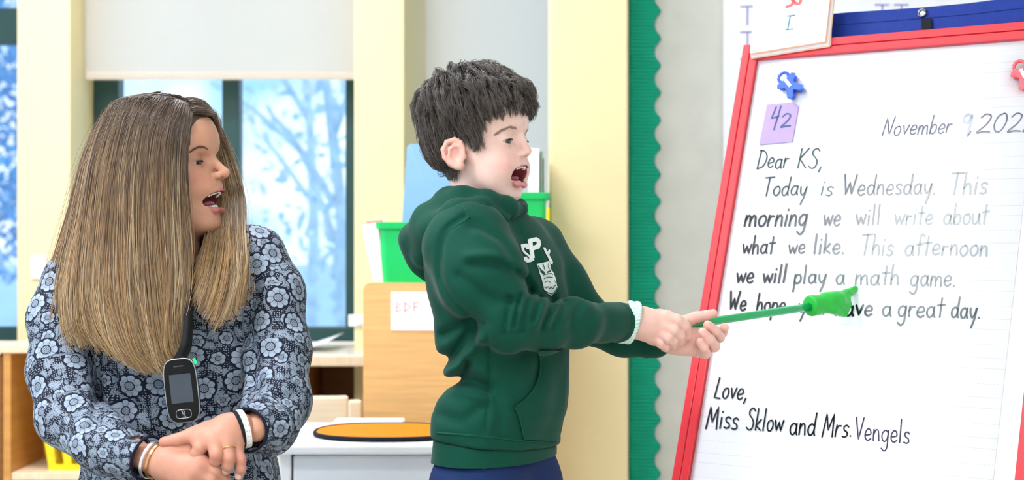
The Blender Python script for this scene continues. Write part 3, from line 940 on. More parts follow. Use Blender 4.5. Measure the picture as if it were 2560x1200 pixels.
# stack of letter cards on the corner of the easel
ccard = thing('letter_card_stack', 'stack of white letter cards with I hung on the easel corner', 'cards', off_plane(1978, 70, 0.01))
cols = ['#fbfbfa', '#f1cfae', '#f7f4f0', '#e9e2ee', '#f6b98a', '#fbfbfb']
top = [(1892, -60), (2083, -75), (2063, 104), (1876, 134)]
for i in range(6):
    mm = mat('card_' + 'abcdef'[i], cols[i], 0.5, 0.4, 0.01)
    j = 5 - i
    off = 0.008 + 0.0022 * i
    pts = [(x + (3.0 * j if x > 2000 else 0.8 * j), y + (3.4 * j if y > 0 else 0)) for x, y in top]
    if i == 0:
        pts = [(1893, -60), (2085, -75), (2078, 114), (1884, 146)]
    prism('card', [off_plane(x, y, off) for x, y in pts], bn * 0.0016, mm, ccard)
i_tl = ink('teal_ink', '#2f7f93', 0.15)
st = []
for pts in ([(1975, 41), (1969, 72)], [(1968, 40), (1987, 38)], [(1964, 74), (1982, 72)]):
    st.append(([off_plane(x, y, 0.0215) for x, y in pts], bn))
V, Fc = ribbon_mesh(st, 0.0027)
mesh('printed_letter', V, Fc, i_tl, ccard, smooth=False)
m_rpic = mat('coral_print', '#ef5a58', 0.5, 0.4, 0.05)
for pts in ([(1966, 17), (1978, 12), (1984, 2), (1976, -14)], [(1980, 0), (1992, 9), (2000, 6), (2002, -8)]):
    p = catmull([off_plane(x, y, 0.0215) for x, y in pts], 6)
    V, Fc = ribbon_mesh([(p, bn)], 0.0065)
    mesh('printed_picture', V, Fc, m_rpic, ccard, smooth=False)
# ================================================================== implicit-surface modelling for the people
def smin(a, b, k):
    h = np.clip(0.5 + 0.5 * (b - a) / k, 0, 1)
    return b + (a - b) * h - k * h * (1 - h)
def smax(a, b, k):
    return -smin(-a, -b, k)
def rc(Q, a, b, ra, rb):
    a = np.asarray(a, float); b = np.asarray(b, float)
    pa = Q - a; ba = b - a
    h = np.clip(pa @ ba / max(ba @ ba, 1e-12), 0, 1)
    return np.sqrt(((pa - h[:, None] * ba) ** 2).sum(1)) - (ra + (rb - ra) * h)
def chain(Q, pts, rs, k=0.004):
    d = None
    for i in range(len(pts) - 1):
        e = rc(Q, pts[i], pts[i + 1], rs[i], rs[i + 1])
        d = e if d is None else smin(d, e, k)
    return d
def ell(Q, c, r, R=None):
    p = Q - np.asarray(c, float)
    if R is not None:
        p = p @ R
    r = np.asarray(r, float)
    k0 = np.sqrt(((p / r) ** 2).sum(1)) + 1e-9
    k1 = np.sqrt(((p / r ** 2) ** 2).sum(1)) + 1e-9
    return k0 * (k0 - 1) / k1
def sph(Q, c, r):
    return np.sqrt(((Q - np.asarray(c, float)) ** 2).sum(1)) - r
def grad(fn, Q, e=0.0015):
    g = np.empty_like(Q)
    for i in range(3):
        d = np.zeros(3); d[i] = e
        g[:, i] = fn(Q + d) - fn(Q - d)
    return g / (np.linalg.norm(g, axis=1)[:, None] + 1e-12)

def polygonise(fn, lo, hi, h, slack=0.006, smooth=2):
    """naive surface nets; evaluates finely only near the surface"""
    lo = np.asarray(lo, float); hi = np.asarray(hi, float)
    n = (np.ceil((hi - lo) / h / 4).astype(int) * 4 + 1)
    nc = (n - 1) // 4 + 1
    ax = [lo[i] + np.arange(nc[i]) * 4 * h for i in range(3)]
    G = np.stack(np.meshgrid(*ax, indexing='ij'), -1).reshape(-1, 3)
    cv = fn(G).reshape(nc)
    idx = [np.minimum((np.arange(n[i]) + 2) // 4, nc[i] - 1) for i in range(3)]
    val = cv[np.ix_(*idx)].astype(np.float32)
    near = np.abs(val) < 7 * h + slack
    ii = np.argwhere(near)
    out = np.empty(len(ii), np.float32)
    for s in range(0, len(ii), 400000):
        out[s:s + 400000] = fn(lo + ii[s:s + 400000] * h)
    val[near] = out
    neg = val < 0
    c = [neg[i:n[0] - 1 + i, j:n[1] - 1 + j, k:n[2] - 1 + k] for i in (0, 1) for j in (0, 1) for k in (0, 1)]
    sm = sum(x.astype(np.int8) for x in c)
    cells = np.argwhere((sm > 0) & (sm < 8))
    vid = -np.ones(n - 1, np.int64)
    vid[tuple(cells.T)] = np.arange(len(cells))
    acc = np.zeros((len(cells), 3)); cnt = np.zeros(len(cells))
    corners = [(i, j, k) for i in (0, 1) for j in (0, 1) for k in (0, 1)]
    for p in corners:
        for a in range(3):
            if p[a] == 1: continue
            q = list(p); q[a] = 1
            v0 = val[tuple((cells + p).T)]; v1 = val[tuple((cells + q).T)]
            m = (v0 < 0) != (v1 < 0)
            t = np.where(m, v0 / np.where(m, v0 - v1, 1), 0)
            pos = np.tile(np.array(p, float), (len(cells), 1))
            pos[:, a] = t
            acc[m] += pos[m]; cnt[m] += 1
    V = lo + (cells + acc / cnt[:, None]) * h
    faces = []
    for a in range(3):
        b_, c_ = (a + 1) % 3, (a + 2) % 3
        sl0 = [slice(None)] * 3; sl1 = [slice(None)] * 3
        sl0[a] = slice(0, n[a] - 1); sl1[a] = slice(1, n[a])
        d = neg[tuple(sl0)] != neg[tuple(sl1)]
        e = np.argwhere(d)
        ok = (e[:, b_] > 0) & (e[:, c_] > 0) & (e[:, b_] < n[b_] - 1) & (e[:, c_] < n[c_] - 1)
        e = e[ok]
        s = neg[tuple(e.T)]
        o = np.zeros(3, int)
        def at(db, dc):
            o = np.zeros(3, int); o[b_] = db; o[c_] = dc
            return vid[tuple((e + o).T)]
        q = np.stack([at(-1, -1), at(0, -1), at(0, 0), at(-1, 0)], 1)
        q[~s] = q[~s][:, ::-1]
        faces.append(q)
    Fc = np.vstack(faces)
    Fc = Fc[(Fc >= 0).all(1)]
    for _ in range(smooth):
        s = np.zeros_like(V); m = np.zeros(len(V))
        for i in range(4):
            x, y = Fc[:, i], Fc[:, (i + 1) % 4]
            for kx in range(3):
                s[:, kx] += np.bincount(x, V[y, kx], len(V)) + np.bincount(y, V[x, kx], len(V))
            m += np.bincount(x, minlength=len(V)) + np.bincount(y, minlength=len(V))
        V = V * 0.5 + 0.5 * s / np.maximum(m, 1)[:, None]
    return V, Fc

def join(parts):
    V, Fc, C, b = [], [], [], 0
    for v, f, c in parts:
        V.append(v); Fc.append(f + b); C.append(c); b += len(v)
    return np.vstack(V), np.vstack(Fc), np.vstack(C)

def strands(G, r, ncol, sides=3, rng=None):
    """G (N,m,3) curves, r (N,m) radii, ncol (N,m,3) colours -> V, F, C of thin tapered tubes"""
    N, m, _ = G.shape
    t = np.gradient(G, axis=1)
    t /= np.linalg.norm(t, axis=2)[..., None] + 1e-12
    ref = (rng or np.random.default_rng(0)).normal(size=(N, 1, 3))
    u = np.cross(t, np.broadcast_to(ref, t.shape)); u /= np.linalg.norm(u, axis=2)[..., None] + 1e-12
    v = np.cross(t, u)
    a = np.arange(sides) * 2 * np.pi / sides
    V = G[:, :, None, :] + r[:, :, None, None] * (np.cos(a)[None, None, :, None] * u[:, :, None, :] + np.sin(a)[None, None, :, None] * v[:, :, None, :])
    C = np.repeat(ncol[:, :, None, :], sides, 2)
    i = np.arange(N)[:, None, None] * m * sides + np.arange(m - 1)[None, :, None] * sides + np.arange(sides)[None, None, :]
    i2 = np.arange(N)[:, None, None] * m * sides + np.arange(m - 1)[None, :, None] * sides + ((np.arange(sides) + 1) % sides)[None, None, :]
    Fc = np.stack([i, i2, i2 + sides, i + sides], -1).reshape(-1, 4)
    return V.reshape(-1, 3), Fc, C.reshape(-1, 3)

def ray_hit(fn, px, py, d0=1.9, d1=3.2, it=60, step=0.7):
    px = np.atleast_1d(np.asarray(px, float)); py = np.atleast_1d(np.asarray(py, float))
    dirv = np.stack([(px - 1280) / F, np.ones_like(px), (600 - py) / F], 1)
    t = np.full(len(px), d0)
    for _ in range(it):
        t = t + np.clip(fn(CAMP + dirv * t[:, None]) * step, -0.02, 0.08)
        t = np.minimum(t, d1)
    return CAMP + dirv * t[:, None]

def on_surface(fn, pts, off, d0=1.9):
    """lay a pixel polyline on a surface, lifted towards the viewer side by off"""
    pts = np.asarray(pts, float)
    h = ray_hit(fn, pts[:, 0], pts[:, 1], d0)
    g = grad(fn, h)
    return h + g * off, g

def surf_ribbon(fn, pts, w, off, n=6, d0=1.9):
    """ribbon of width w (m) lying on the surface along a pixel polyline -> V, F"""
    q = catmull(pts, n)
    h, g = on_surface(fn, q, off, d0)
    t = np.gradient(h, axis=0); t /= np.linalg.norm(t, axis=1)[:, None] + 1e-9
    s = np.cross(t, g)
    V = np.empty((len(h) * 2, 3)); V[0::2] = h - s * w / 2; V[1::2] = h + s * w / 2
    Fc = np.array([(2 * i, 2 * i + 1, 2 * i + 3, 2 * i + 2) for i in range(len(h) - 1)])
    return V, Fc

def surf_patch(fn, poly, off, cuts=3, d0=1.9):
    """filled pixel polygon laid on a surface -> V, F (triangles)"""
    bm = bmesh.new()
    vs = [bm.verts.new((x, y, 0)) for x, y in poly]
    es = [bm.edges.new((vs[i], vs[(i + 1) % len(vs)])) for i in range(len(vs))]
    bmesh.ops.triangle_fill(bm, use_beauty=True, use_dissolve=False, edges=es)
    for _ in range(cuts):
        lg = [e for e in bm.edges if e.calc_length() > 4]
        if not lg: break
        bmesh.ops.subdivide_edges(bm, edges=lg, cuts=1, use_grid_fill=True)
        bmesh.ops.triangulate(bm, faces=bm.faces[:])
    bm.verts.index_update()
    xy = np.array([(v.co.x, v.co.y) for v in bm.verts])
    Fc = np.array([[v.index for v in f.verts] for f in bm.faces])
    bm.free()
    V, g = on_surface(fn, xy, off, d0)
    return V, Fc

class HeadFrame:
    def __init__(self, px, py, d, yaw):
        self.C = P(px, py, d); self.d = d; self.k = d / F
        self.ca, self.sa = math.cos(yaw), math.sin(yaw)
        self.fw = np.array([self.ca, -self.sa, 0]); self.sd = np.array([-self.sa, -self.ca, 0])
    def loc(self, Q):
        r = Q - self.C
        return np.stack([r @ self.fw, r @ self.sd, r[:, 2]], 1)
    def world(self, q):
        q = np.atleast_2d(q)
        return self.C + q[:, :1] * self.fw + q[:, 1:2] * self.sd + q[:, 2:3] * np.array([0, 0, 1.0])
    def H(self, px, py, s=0.0):
        """local point that shows at pixel (px, py) with side offset s (m, positive towards the camera)"""
        m = (px - 1280) / F
        f = (m * (self.C[1] - s * self.ca) - self.C[0] + s * self.sa) / (self.ca + m * self.sa)
        y = self.C[1] - f * self.sa - s * self.ca
        return np.array([f, s, CZ + (600 - py) / F * y - self.C[2]])

def head_sdf(fr, prm):
    H = fr.H
    rows = []
    for py, fp, bp, w in prm['rows']:
        a, b = H(fp, py), H(bp, py)
        rows.append((a[2], a[0], b[0], w))
    rows = np.array(rows[::-1])
    uu = np.linspace(rows[0, 0], rows[-1, 0], 240)
    du = uu[1] - uu[0]
    ker = np.exp(-0.5 * (np.arange(-12, 13) * du / 0.0030) ** 2); ker /= ker.sum()
    tab = []
    for c in (1, 2, 3):
        y = np.interp(uu, rows[:, 0], rows[:, c])
        y = np.convolve(np.pad(y, 12, mode='edge'), ker, mode='valid')
        tab.append(y)
    u0, u1 = uu[0], uu[-1]
    cran = [(H(x, y), r) for (x, y), r in prm['cran']]
    eye = prm['eye_c']
    R = prm['eye_r']
    nb, nt_ = prm['nose_b'], prm['nose_t']
    lip_u = [H(*p) for p in prm['lip_u']]
    lip_l = [H(*p) for p in prm['lip_l']]
    cav = prm['cav']
    neck = prm['neck']

    def lips(q):
        ru, rl = prm['lip_r']
        a = chain(q, lip_u, [ru, ru * 0.9, ru * 0.45], 0.003)
        b = chain(q, lip_l, [rl, rl * 0.95, rl * 0.45], 0.003)
        return np.minimum(a, b)
    def cavity(q):
        return ell(q, cav[0], cav[1], cav[2])

    def fn(Q):
        q = fr.loc(Q)
        q[:, 1] = np.abs(q[:, 1])
        u = q[:, 2]
        uc = np.clip(u, u0, u1)
        Ff = np.interp(uc, uu, tab[0]); Bf = np.interp(uc, uu, tab[1]); Wf = np.interp(uc, uu, tab[2])
        L = (Ff - Bf) / 2; f0 = (Ff + Bf) / 2
        p = prm.get('pow', 2.3)
        rho = ((np.abs(q[:, 0] - f0) / L) ** p + (q[:, 1] / Wf) ** p) ** (1 / p)
        d = (rho - 1) * np.minimum(L, Wf) * 0.9
        d = smax(d, np.maximum(u - u1, u0 - u), 0.010)
        for c, r in cran:
            d = smin(d, ell(q, c, r), 0.018)
        # cheek fullness
        for c, r, k in prm.get('bulge', []):
            d = smin(d, ell(q, c, r), k)
        # eye sockets
        for c, r, k in prm['socket']:
            d = smax(d, -ell(q, c, r), k)
        d = smin(d, sph(q, eye, R + 0.0013), 0.0035)
        # nose
        d = smin(d, rc(q, nb[0], nt_[0], nb[1], nt_[1]), 0.007)
        d = smin(d, sph(q, nt_[0], nt_[1]), 0.004)
        for c, r in prm['ala']:
            d = smin(d, ell(q, c, r), 0.0035)
        for c, r in prm['nostril']:
            d = smax(d, -ell(q, c, r), 0.002)
        # lips, then the open mouth
        d = smin(d, lips(q), 0.003)
        d = smax(d, -cavity(q), 0.0022)
        # eye opening
        for c, r, Rm in prm['slit']:
            d = smax(d, -ell(q, c, r, Rm), 0.0010)
        # ear
        if 'ear' in prm:
            e = prm['ear']
            near = q[:, 1] > 0.03
            if near.any():
                z = q[near]
                hl = chain(z, e['helix'], e['helix_r'], 0.002)
                pl = ell(z, e['plate'][0], e['plate'][1], e['plate'][2])
                ear = smin(hl, pl, 0.004)
                ear = smin(ear, chain(z, e['inner'], [0.0028] * len(e['inner']), 0.002), 0.003)
                ear = smax(ear, -ell(z, e['concha'][0], e['concha'][1]), 0.003)
                ear = smin(ear, sph(z, e['lobe'][0], e['lobe'][1]), 0.004)
                ear = smin(ear, sph(z, e['tragus'][0], e['tragus'][1]), 0.003)
                d[near] = smin(d[near], ear, 0.004)
        d = smin(d, chain(q, neck[0], neck[1], 0.01), 0.012)
        return d
    return fn, lips, cavity

def sm01(x, a, b):
    t = np.clip((x - a) / (b - a), 0, 1)
    return t * t * (3 - 2 * t)
def mixc(C, m, col):
    return C * (1 - m[:, None]) + np.array(col) * m[:, None]

def eyeball(name, fr, c, R, gaze, iris, parent):
    """eye with sclera, iris and pupil"""
    gaze = np.array(gaze, float); gaze /= np.linalg.norm(gaze)
    n, m = 24, 32
    th = np.linspace(0, math.pi, n + 1); ph = np.linspace(0, 2 * math.pi, m, endpoint=False)
    a = np.cross(gaze, [0, 0, 1.0]); a /= np.linalg.norm(a); b = np.cross(gaze, a)
    V = np.array([gaze * math.cos(t) + (a * math.cos(p) + b * math.sin(p)) * math.sin(t) for t in th ** 1.3 / math.pi ** 0.3 for p in ph])
    ang = np.degrees(np.arccos(np.clip(V @ gaze, -1, 1)))
    col = np.tile(np.array(lin('#b3a6a0')), (len(V), 1))
    col = mixc(col, 1 - sm01(ang, 32, 35), lin(iris))
    col = mixc(col, 1 - sm01(ang, 12, 14), lin('#08080a'))
    Fc = np.array([(i * m + j, i * m + (j + 1) % m, (i + 1) * m + (j + 1) % m, (i + 1) * m + j) for i in range(n) for j in range(m)])
    return mesh(name, fr.world(c + V * R), Fc, m_eye, parent, col=col)
m_eye = mat('eye_surface', '#ffffff', 0.12, 0.5, 0.01, 50, attr=True, coat=0.5)
m_skin = mat('skin', '#ffffff', 0.48, 0.35, 0.035, 90, attr=True, sss=0.12)
m_hair = mat('hair', '#ffffff', 0.36, 0.55, 0.10, 60, attr=True, sheen=0.15)
m_teeth = mat('teeth', '#f1ece2', 0.25, 0.5, 0.02)
m_tongue = mat('tongue', '#a05a64', 0.4, 0.4, 0.08, 60)
m_lash = mat('dark_lash', '#241c1a', 0.6, 0.3, 0.1)

def teeth_row(name, fr, pts, h, parent, up=1, n=8, wid=0.0062):
    """separate rounded teeth along an arc of local points"""
    q = catmull(pts, 12)
    s = np.concatenate([[0], np.cumsum(np.linalg.norm(np.diff(q, axis=0), axis=1))])
    bm = bmesh.new()
    for i in range(n):
        t = s[-1] * (i + 0.5) / n
        c = np.array([np.interp(t, s, q[:, k]) for k in range(3)])
        c2 = np.array([np.interp(min(t + 0.001, s[-1]), s, q[:, k]) for k in range(3)])
        tg = c2 - c; tg /= np.linalg.norm(tg) + 1e-9
        nrm_ = np.cross(tg, [0, 0, 1.0])
        M = Matrix(((*[0, 0, 0], 0),) * 4)
        w = s[-1] / n * 0.47
        b2 = box_bm((-w, -0.0022, -h / 2), (w, 0.0022, h / 2), 0.0014, 2)
        for v in b2.verts:
            l = np.array([v.co.x, v.co.y, v.co.z])
            loc_ = c + tg * l[0] + nrm_ * l[1] + np.array([0, 0, 1.0]) * l[2]
            v.co = Vector(fr.world(loc_)[0])
        me = bpy.data.meshes.new('tmp'); b2.to_mesh(me); b2.free(); bm.from_mesh(me); bpy.data.meshes.remove(me)
    return from_bm(name, bm, m_teeth, parent, smooth=True)
# ================================================================== the boy
DB = 2.35
boy = thing('person', 'child in a dark green hoodie standing and holding a green pointer', 'person', (P(1240, 600, DB)[0], DB, 0))
Bp = lambda px, py, dy=0.0: P(px, py, DB + dy)
fb = HeadFrame(1195, 335, DB, math.radians(25))
H = fb.H
Rx = lambda deg: np.array(Matrix.Rotation(math.radians(deg), 3, 'Y'))
mm_ = 0.001
eR = 0.0118
ec = H(1273, 351, 0.0290); ec[0] -= 0.0095
earp = [(1160, 372, .0625), (1152, 356, .067), (1136, 349, .072), (1117, 355, .077), (1107, 374, .079), (1111, 394, .077), (1124, 408, .073), (1142, 418, .068)]
bprm = dict(
  pow=2.05,
  rows=[(235, 1292, 1125, .060), (262, 1304, 1125, .0625), (290, 1310, 1126, .0635), (312, 1312, 1128, .062), (337, 1304, 1132, .0595), (360, 1297, 1136, .0590), (390, 1302, 1146, .0580),
        (405, 1309, 1152, .0555), (416, 1311, 1160, .053), (440, 1297, 1175, .050), (455, 1292, 1190, .0475), (470, 1291, 1208, .0445), (482, 1294, 1224, .041), (493, 1293, 1238, .0365), (502, 1285, 1250, .030), (509, 1273, 1258, .021)],
  cran=[((1182, 285), (.0765, .0690, .0655)), ((1150, 345), (.0515, .0565, .058))],
  bulge=[(H(1238, 425, .034), (.022, .016, .024), .02)],
  eye_c=ec, eye_r=eR,
  socket=[(ec + np.array([.016, .000, .003]), (.0115, .0175, .0105), .010)],
  nose_b=(H(1304, 343), .0052), nose_t=(H(1315.5, 377.5), .0072),
  ala=[(H(1301, 385, .0075), (.0075, .0055, .0055))],
  nostril=[(H(1309, 392, .0052), (.0042, .0022, .0030))],
  lip_u=[(1314.5, 417, 0), (1303, 419, .0105), (1273, 441, .0205)],
  lip_l=[(1301, 459, 0), (1294, 461, .0115), (1273, 443, .0205)],
  lip_r=(.0038, .0050),
  cav=(H(1294, 438, 0), (.031, .0250, .0112), Rx(-14)),
  slit=[(ec + np.array([.0095, .0010, -.0016]), (.0090, .0128, .0030), None)],
  neck=([H(1198, 430), H(1196, 480), H(1200, 560)], [.042, .043, .052]),
  ear=dict(helix=[H(*p) for p in earp], helix_r=[.0032, .0034, .0036, .0036, .0034, .0033, .0034, .0040],
           inner=[H(1150, 366, .070), H(1136, 364, .0735), H(1124, 372, .0755), H(1124, 388, .0745), H(1134, 401, .071)],
           plate=(H(1136, 383, .0675), (.0185, .0048, .0235), None),
           concha=(H(1140, 388, .0745), (.0082, .0060, .0095)),
           lobe=(H(1152, 415, .0645), .0062), tragus=(H(1160, 392, .0640), .0040)),
)
bhead, blips, bcav = head_sdf(fb, bprm)
bald, _, _ = head_sdf(fb, {k_: v_ for k_, v_ in bprm.items() if k_ != 'ear'})

# hands ------------------------------------------------------------
DH = 2.42
h = lambda px, py, dy=0.0: P(px, py, DH + dy)
def fingers(Q, d, fl, k_in=0.005, k_between=0.0012):
    fs = None
    for pts, rs in fl:
        e = chain(Q, pts, rs, 0.0025)
        fs = e if fs is None else smin(fs, e, k_between)
    return smin(d, fs, k_in)
nearF = [
  ([h(1668, 792, -.030), h(1694, 800, -.036), h(1712, 815, -.032), h(1718, 836, -.018), h(1712, 846, -.004)], [.0098, .0090, .0086, .0080, .0070]),
  ([h(1664, 815, -.034), h(1686, 826, -.041), h(1699, 838, -.036), h(1702, 850, -.020), h(1696, 856, -.006)], [.0098, .0090, .0085, .0078, .0070]),
  ([h(1655, 834, -.032), h(1670, 845, -.040), h(1682, 853, -.034), h(1684, 862, -.018), h(1678, 864, -.006)], [.0094, .0086, .0080, .0074, .0066]),
  ([h(1640, 848, -.026), h(1652, 858, -.034), h(1662, 864, -.029), h(1664, 869, -.016), h(1660, 870, -.008)], [.0086, .0080, .0074, .0068, .0060]),
]
near_thumb = ([h(1612, 795, .004), h(1650, 792, .018), h(1690, 800, .022), h(1712, 806, .016)], [.013, .0115, .0095, .0080])
def near_hand(Q):
    d = chain(Q, [h(1560, 806, -.030), h(1590, 808, -.026), h(1612, 810, -.024)], [.0215, .0215, .0225], 0.006)
    for p, r in ((h(1664, 794, -.026), .0125), (h(1660, 815, -.028), .0130), (h(1650, 834, -.026), .0125), (h(1634, 846, -.022), .0115)):
        d = smin(d, rc(Q, h(1606, 808, -.022), p, .0215, r), 0.010)
    d = smin(d, rc(Q, h(1605, 805, -.01), near_thumb[0][1], .018, .012), 0.010)
    d = fingers(Q, d, nearF + [near_thumb])
    return d
farF = [
  ([h(1738, 838, .036), h(1776, 836, .050), h(1806, 832, .040), h(1811, 819, .024)], [.0100, .0090, .0082, .0074]),
  ([h(1735, 850, .030), h(1768, 852, .038), h(1798, 843, .018), h(1789, 828, -.002), h(1770, 813, -.008)], [.0100, .0095, .0090, .0083, .0076]),
  ([h(1728, 862, .022), h(1758, 868, .026), h(1786, 866, .004), h(1776, 850, -.012), h(1757, 831, -.016)], [.0100, .0095, .0090, .0083, .0076]),
  ([h(1720, 868, .012), h(1744, 880, .014), h(1764, 884, -.004), h(1760, 870, -.016), h(1750, 856, -.018)], [.0095, .0088, .0082, .0076, .0070]),
]
far_thumb = ([h(1690, 832, .026), h(1708, 806, .026), h(1740, 793, .024), h(1764, 789, .022), h(1783, 783, .020)], [.0130, .0110, .0092, .0084, .0070])
def far_hand(Q):
    d = chain(Q, [h(1585, 862, .030), h(1640, 856, .030), h(1672, 848, .028)], [.0200, .0195, .0200], 0.006)
    for p, r in ((h(1738, 836, .036), .0120), (h(1738, 850, .030), .0130), (h(1732, 862, .022), .0130), (h(1722, 868, .014), .0130), (h(1706, 812, .028), .011)):
        d = smin(d, rc(Q, h(1682, 846, .026), p, .0190, r), 0.010)
    d = smin(d, ell(Q, h(1700, 862, .014), (.020, .012, .016)), 0.010)
    d = fingers(Q, d, farF + [far_thumb])
    return d

# skin colours ----------------------------------------------------
bskin = np.array(lin('#e9c5b8'))
def boy_col(V):
    q = fb.loc(V); q[:, 1] = np.abs(q[:, 1])
    C = np.tile(bskin, (len(V), 1))
    g = lambda c, r: np.exp(-(((q - c) / r) ** 2).sum(1))
    C = mixc(C, 0.50 * g(H(1262, 408, .045), (.022, .03, .017)), lin('#e59a92'))
    C = mixc(C, 0.35 * g(H(1318, 376), (.012, .012, .010)), lin('#eaa79c'))
    C = mixc(C, 0.30 * g(ec + np.array([.008, 0, -.004]), (.012, .018, .008)), lin('#d79c96'))
    ear = ((q[:, 1] > .060) & (q[:, 0] < H(1172, 380, .066)[0]) & (q[:, 2] < H(1140, 340)[2]) & (q[:, 2] > H(1140, 428)[2])).astype(float)
    C = mixc(C, 0.55 * ear, lin('#eb9f90'))
    lp = blips(q)
    C = mixc(C, 0.9 * (1 - sm01(lp, -.0002, .0016)) * (q[:, 0] > H(1268, 440, .02)[0]), lin('#cf7f7f'))
    cv = bcav(q)
    C = mixc(C, (1 - sm01(cv, .0006, .0022)), lin('#8d3a42'))
    return C
def hand_col(V, tips, base, tint='#eba79b'):
    C = np.tile(base, (len(V), 1))
    for t in tips:
        C = mixc(C, 0.45 * np.exp(-((V - t) ** 2).sum(1) / .012 ** 2), lin(tint))
    return C

parts = []
lo = fb.C + np.array([-.115, -.115, -.135]); hi = fb.C + np.array([.115, .105, .115])
V, Fc = polygonise(bhead, lo, hi, 0.00135)
parts.append((V, Fc, boy_col(V)))
for fn, c0, tl in ((near_hand, h(1640, 815, -.01), [f[0][-2] for f in nearF] + [f[0][0] for f in nearF]), (far_hand, h(1710, 838, .02), [f[0][-1] for f in farF] + [far_thumb[0][-1]])):
    V, Fc = polygonise(fn, c0 - np.array([.085, .075, .06]), c0 + np.array([.09, .075, .06]), 0.0013)
    parts.append((V, Fc, hand_col(V, tl, np.array(lin('#e2b8aa')))))
# body inside the clothes
ta = math.radians(30)
def boy_body(Q):
    d = chain(Q, [Bp(1205, 545), Bp(1235, 640), Bp(1265, 850), Bp(1262, 960), Bp(1245, 1080)], [.045, .065, .060, .058, .050], .02)
    d = smin(d, chain(Q, [Bp(1165, 625, -.10), Bp(1275, 800, -.15), P(1560, 806, DH - .030)], [.034, .028, .020], .01), .02)
    d = smin(d, chain(Q, [Bp(1335, 620, .10), Bp(1450, 790, .10), P(1600, 860, DH + .03)], [.034, .028, .019], .01), .02)
    for px, dy in ((1205, -.045), (1285, .04)):
        x = Bp(px, 1190, dy)
        d = smin(d, chain(Q, [x, np.array([x[0] + .01, x[1], .30]), np.array([x[0], x[1], .07]), np.array([x[0] + .09, x[1] - .03, .04])], [.048, .042, .032, .028], .01), .02)
    return d
V, Fc = polygonise(boy_body, (-.20, 2.1, 0.0), (.22, 2.62, 1.02), 0.008)
parts.append((V, Fc, np.tile(bskin, (len(V), 1))))
V, Fc, C = join(parts)
bbody = mesh('body', V, Fc, m_skin, boy, col=C)

# face details ------------------------------------------------------
for s in (1, -1):
    eyeball('eye', fb, ec * np.array([1, s, 1]), eR, (1, 0.32 if s > 0 else -.1, -.14), '#4a3a30', bbody)
    pts = []
    for t in np.linspace(-1, 1, 13):
        az = t * 0.85
        dirv = np.array([math.cos(az) * 1.0, math.sin(az) * s, 0.13 - 0.13 * t * t]); dirv /= np.linalg.norm(dirv)
        pts.append(ec * np.array([1, s, 1]) + dirv * (eR + .0019))
    V, Fc = tube(fb.world(np.array(pts)), np.concatenate([np.linspace(.0004, .0011, 9), np.linspace(.001, .0005, 4)]), 6)
    mesh('eyelash', V, Fc, m_lash, bbody)
upper = [H(1290, 421, .0135), H(1303, 418, .006), H(1307, 417, 0)]
teeth_row('upper_teeth', fb, [p * np.array([1, -1, 1]) for p in upper] + [upper[1], upper[0]], .0044, bbody, n=8)
lower = [H(1281, 455, .0125), H(1291, 455, .006), H(1295, 455, 0)]
teeth_row('lower_teeth', fb, [p * np.array([1, -1, 1]) for p in lower] + [lower[1], lower[0]], .0045, bbody, n=8)
def tongue(Q):
    q = fb.loc(Q)
    return ell(q, H(1275, 449, 0), (.014, .012, .0050), Rx(-12))
V, Fc = polygonise(tongue, fb.world(H(1280, 447))[0] - .025, fb.world(H(1280, 447))[0] + .025, .0015)
mesh('tongue', V, Fc, m_tongue, bbody)

# hair ---------------------------------------------------------------
rb = np.random.default_rng(11)
hl_px = np.array([1020, 1060, 1090, 1115, 1132, 1137, 1143, 1168, 1178, 1185, 1189, 1196, 1212, 1236, 1276, 1340])
hl_py = np.array([400, 405, 425, 440, 448, 430, 352, 352, 374, 372, 345, 318, 296, 282, 266, 262])
def to_px(Q):
    return 1280 + Q[:, 0] / Q[:, 1] * F, 600 - (Q[:, 2] - CZ) / Q[:, 1] * F
def near_px(q):
    """pixel of the mirrored near-side point, for the symmetric hairline test"""
    z = q.copy(); z[:, 1] = np.abs(z[:, 1])
    return to_px(fb.world(z))
def scalp_points(n, rng):
    out = []
    while sum(len(o) for o in out) < n:
        dv = rng.normal(size=(n * 2, 3)); dv /= np.linalg.norm(dv, axis=1)[:, None]
        c = H(1178, 300)
        q = np.tile(c, (len(dv), 1)) + dv * .12
        w = fb.world(q)
        cen = fb.world(c)[0]
        for _ in range(25):
            dd_ = bald(w)
            w = w - (w - cen) / np.linalg.norm(w - cen, axis=1)[:, None] * np.clip(dd_, -.02, .05)[:, None] * .8
        ql = fb.loc(w)
        x, y = near_px(ql)
        ok = (y < np.interp(x, hl_px, hl_py)) & (np.abs(bald(w)) < .003)
        out.append(w[ok])
    return np.vstack(out)[:n]
crown = H(1128, 205, .0)
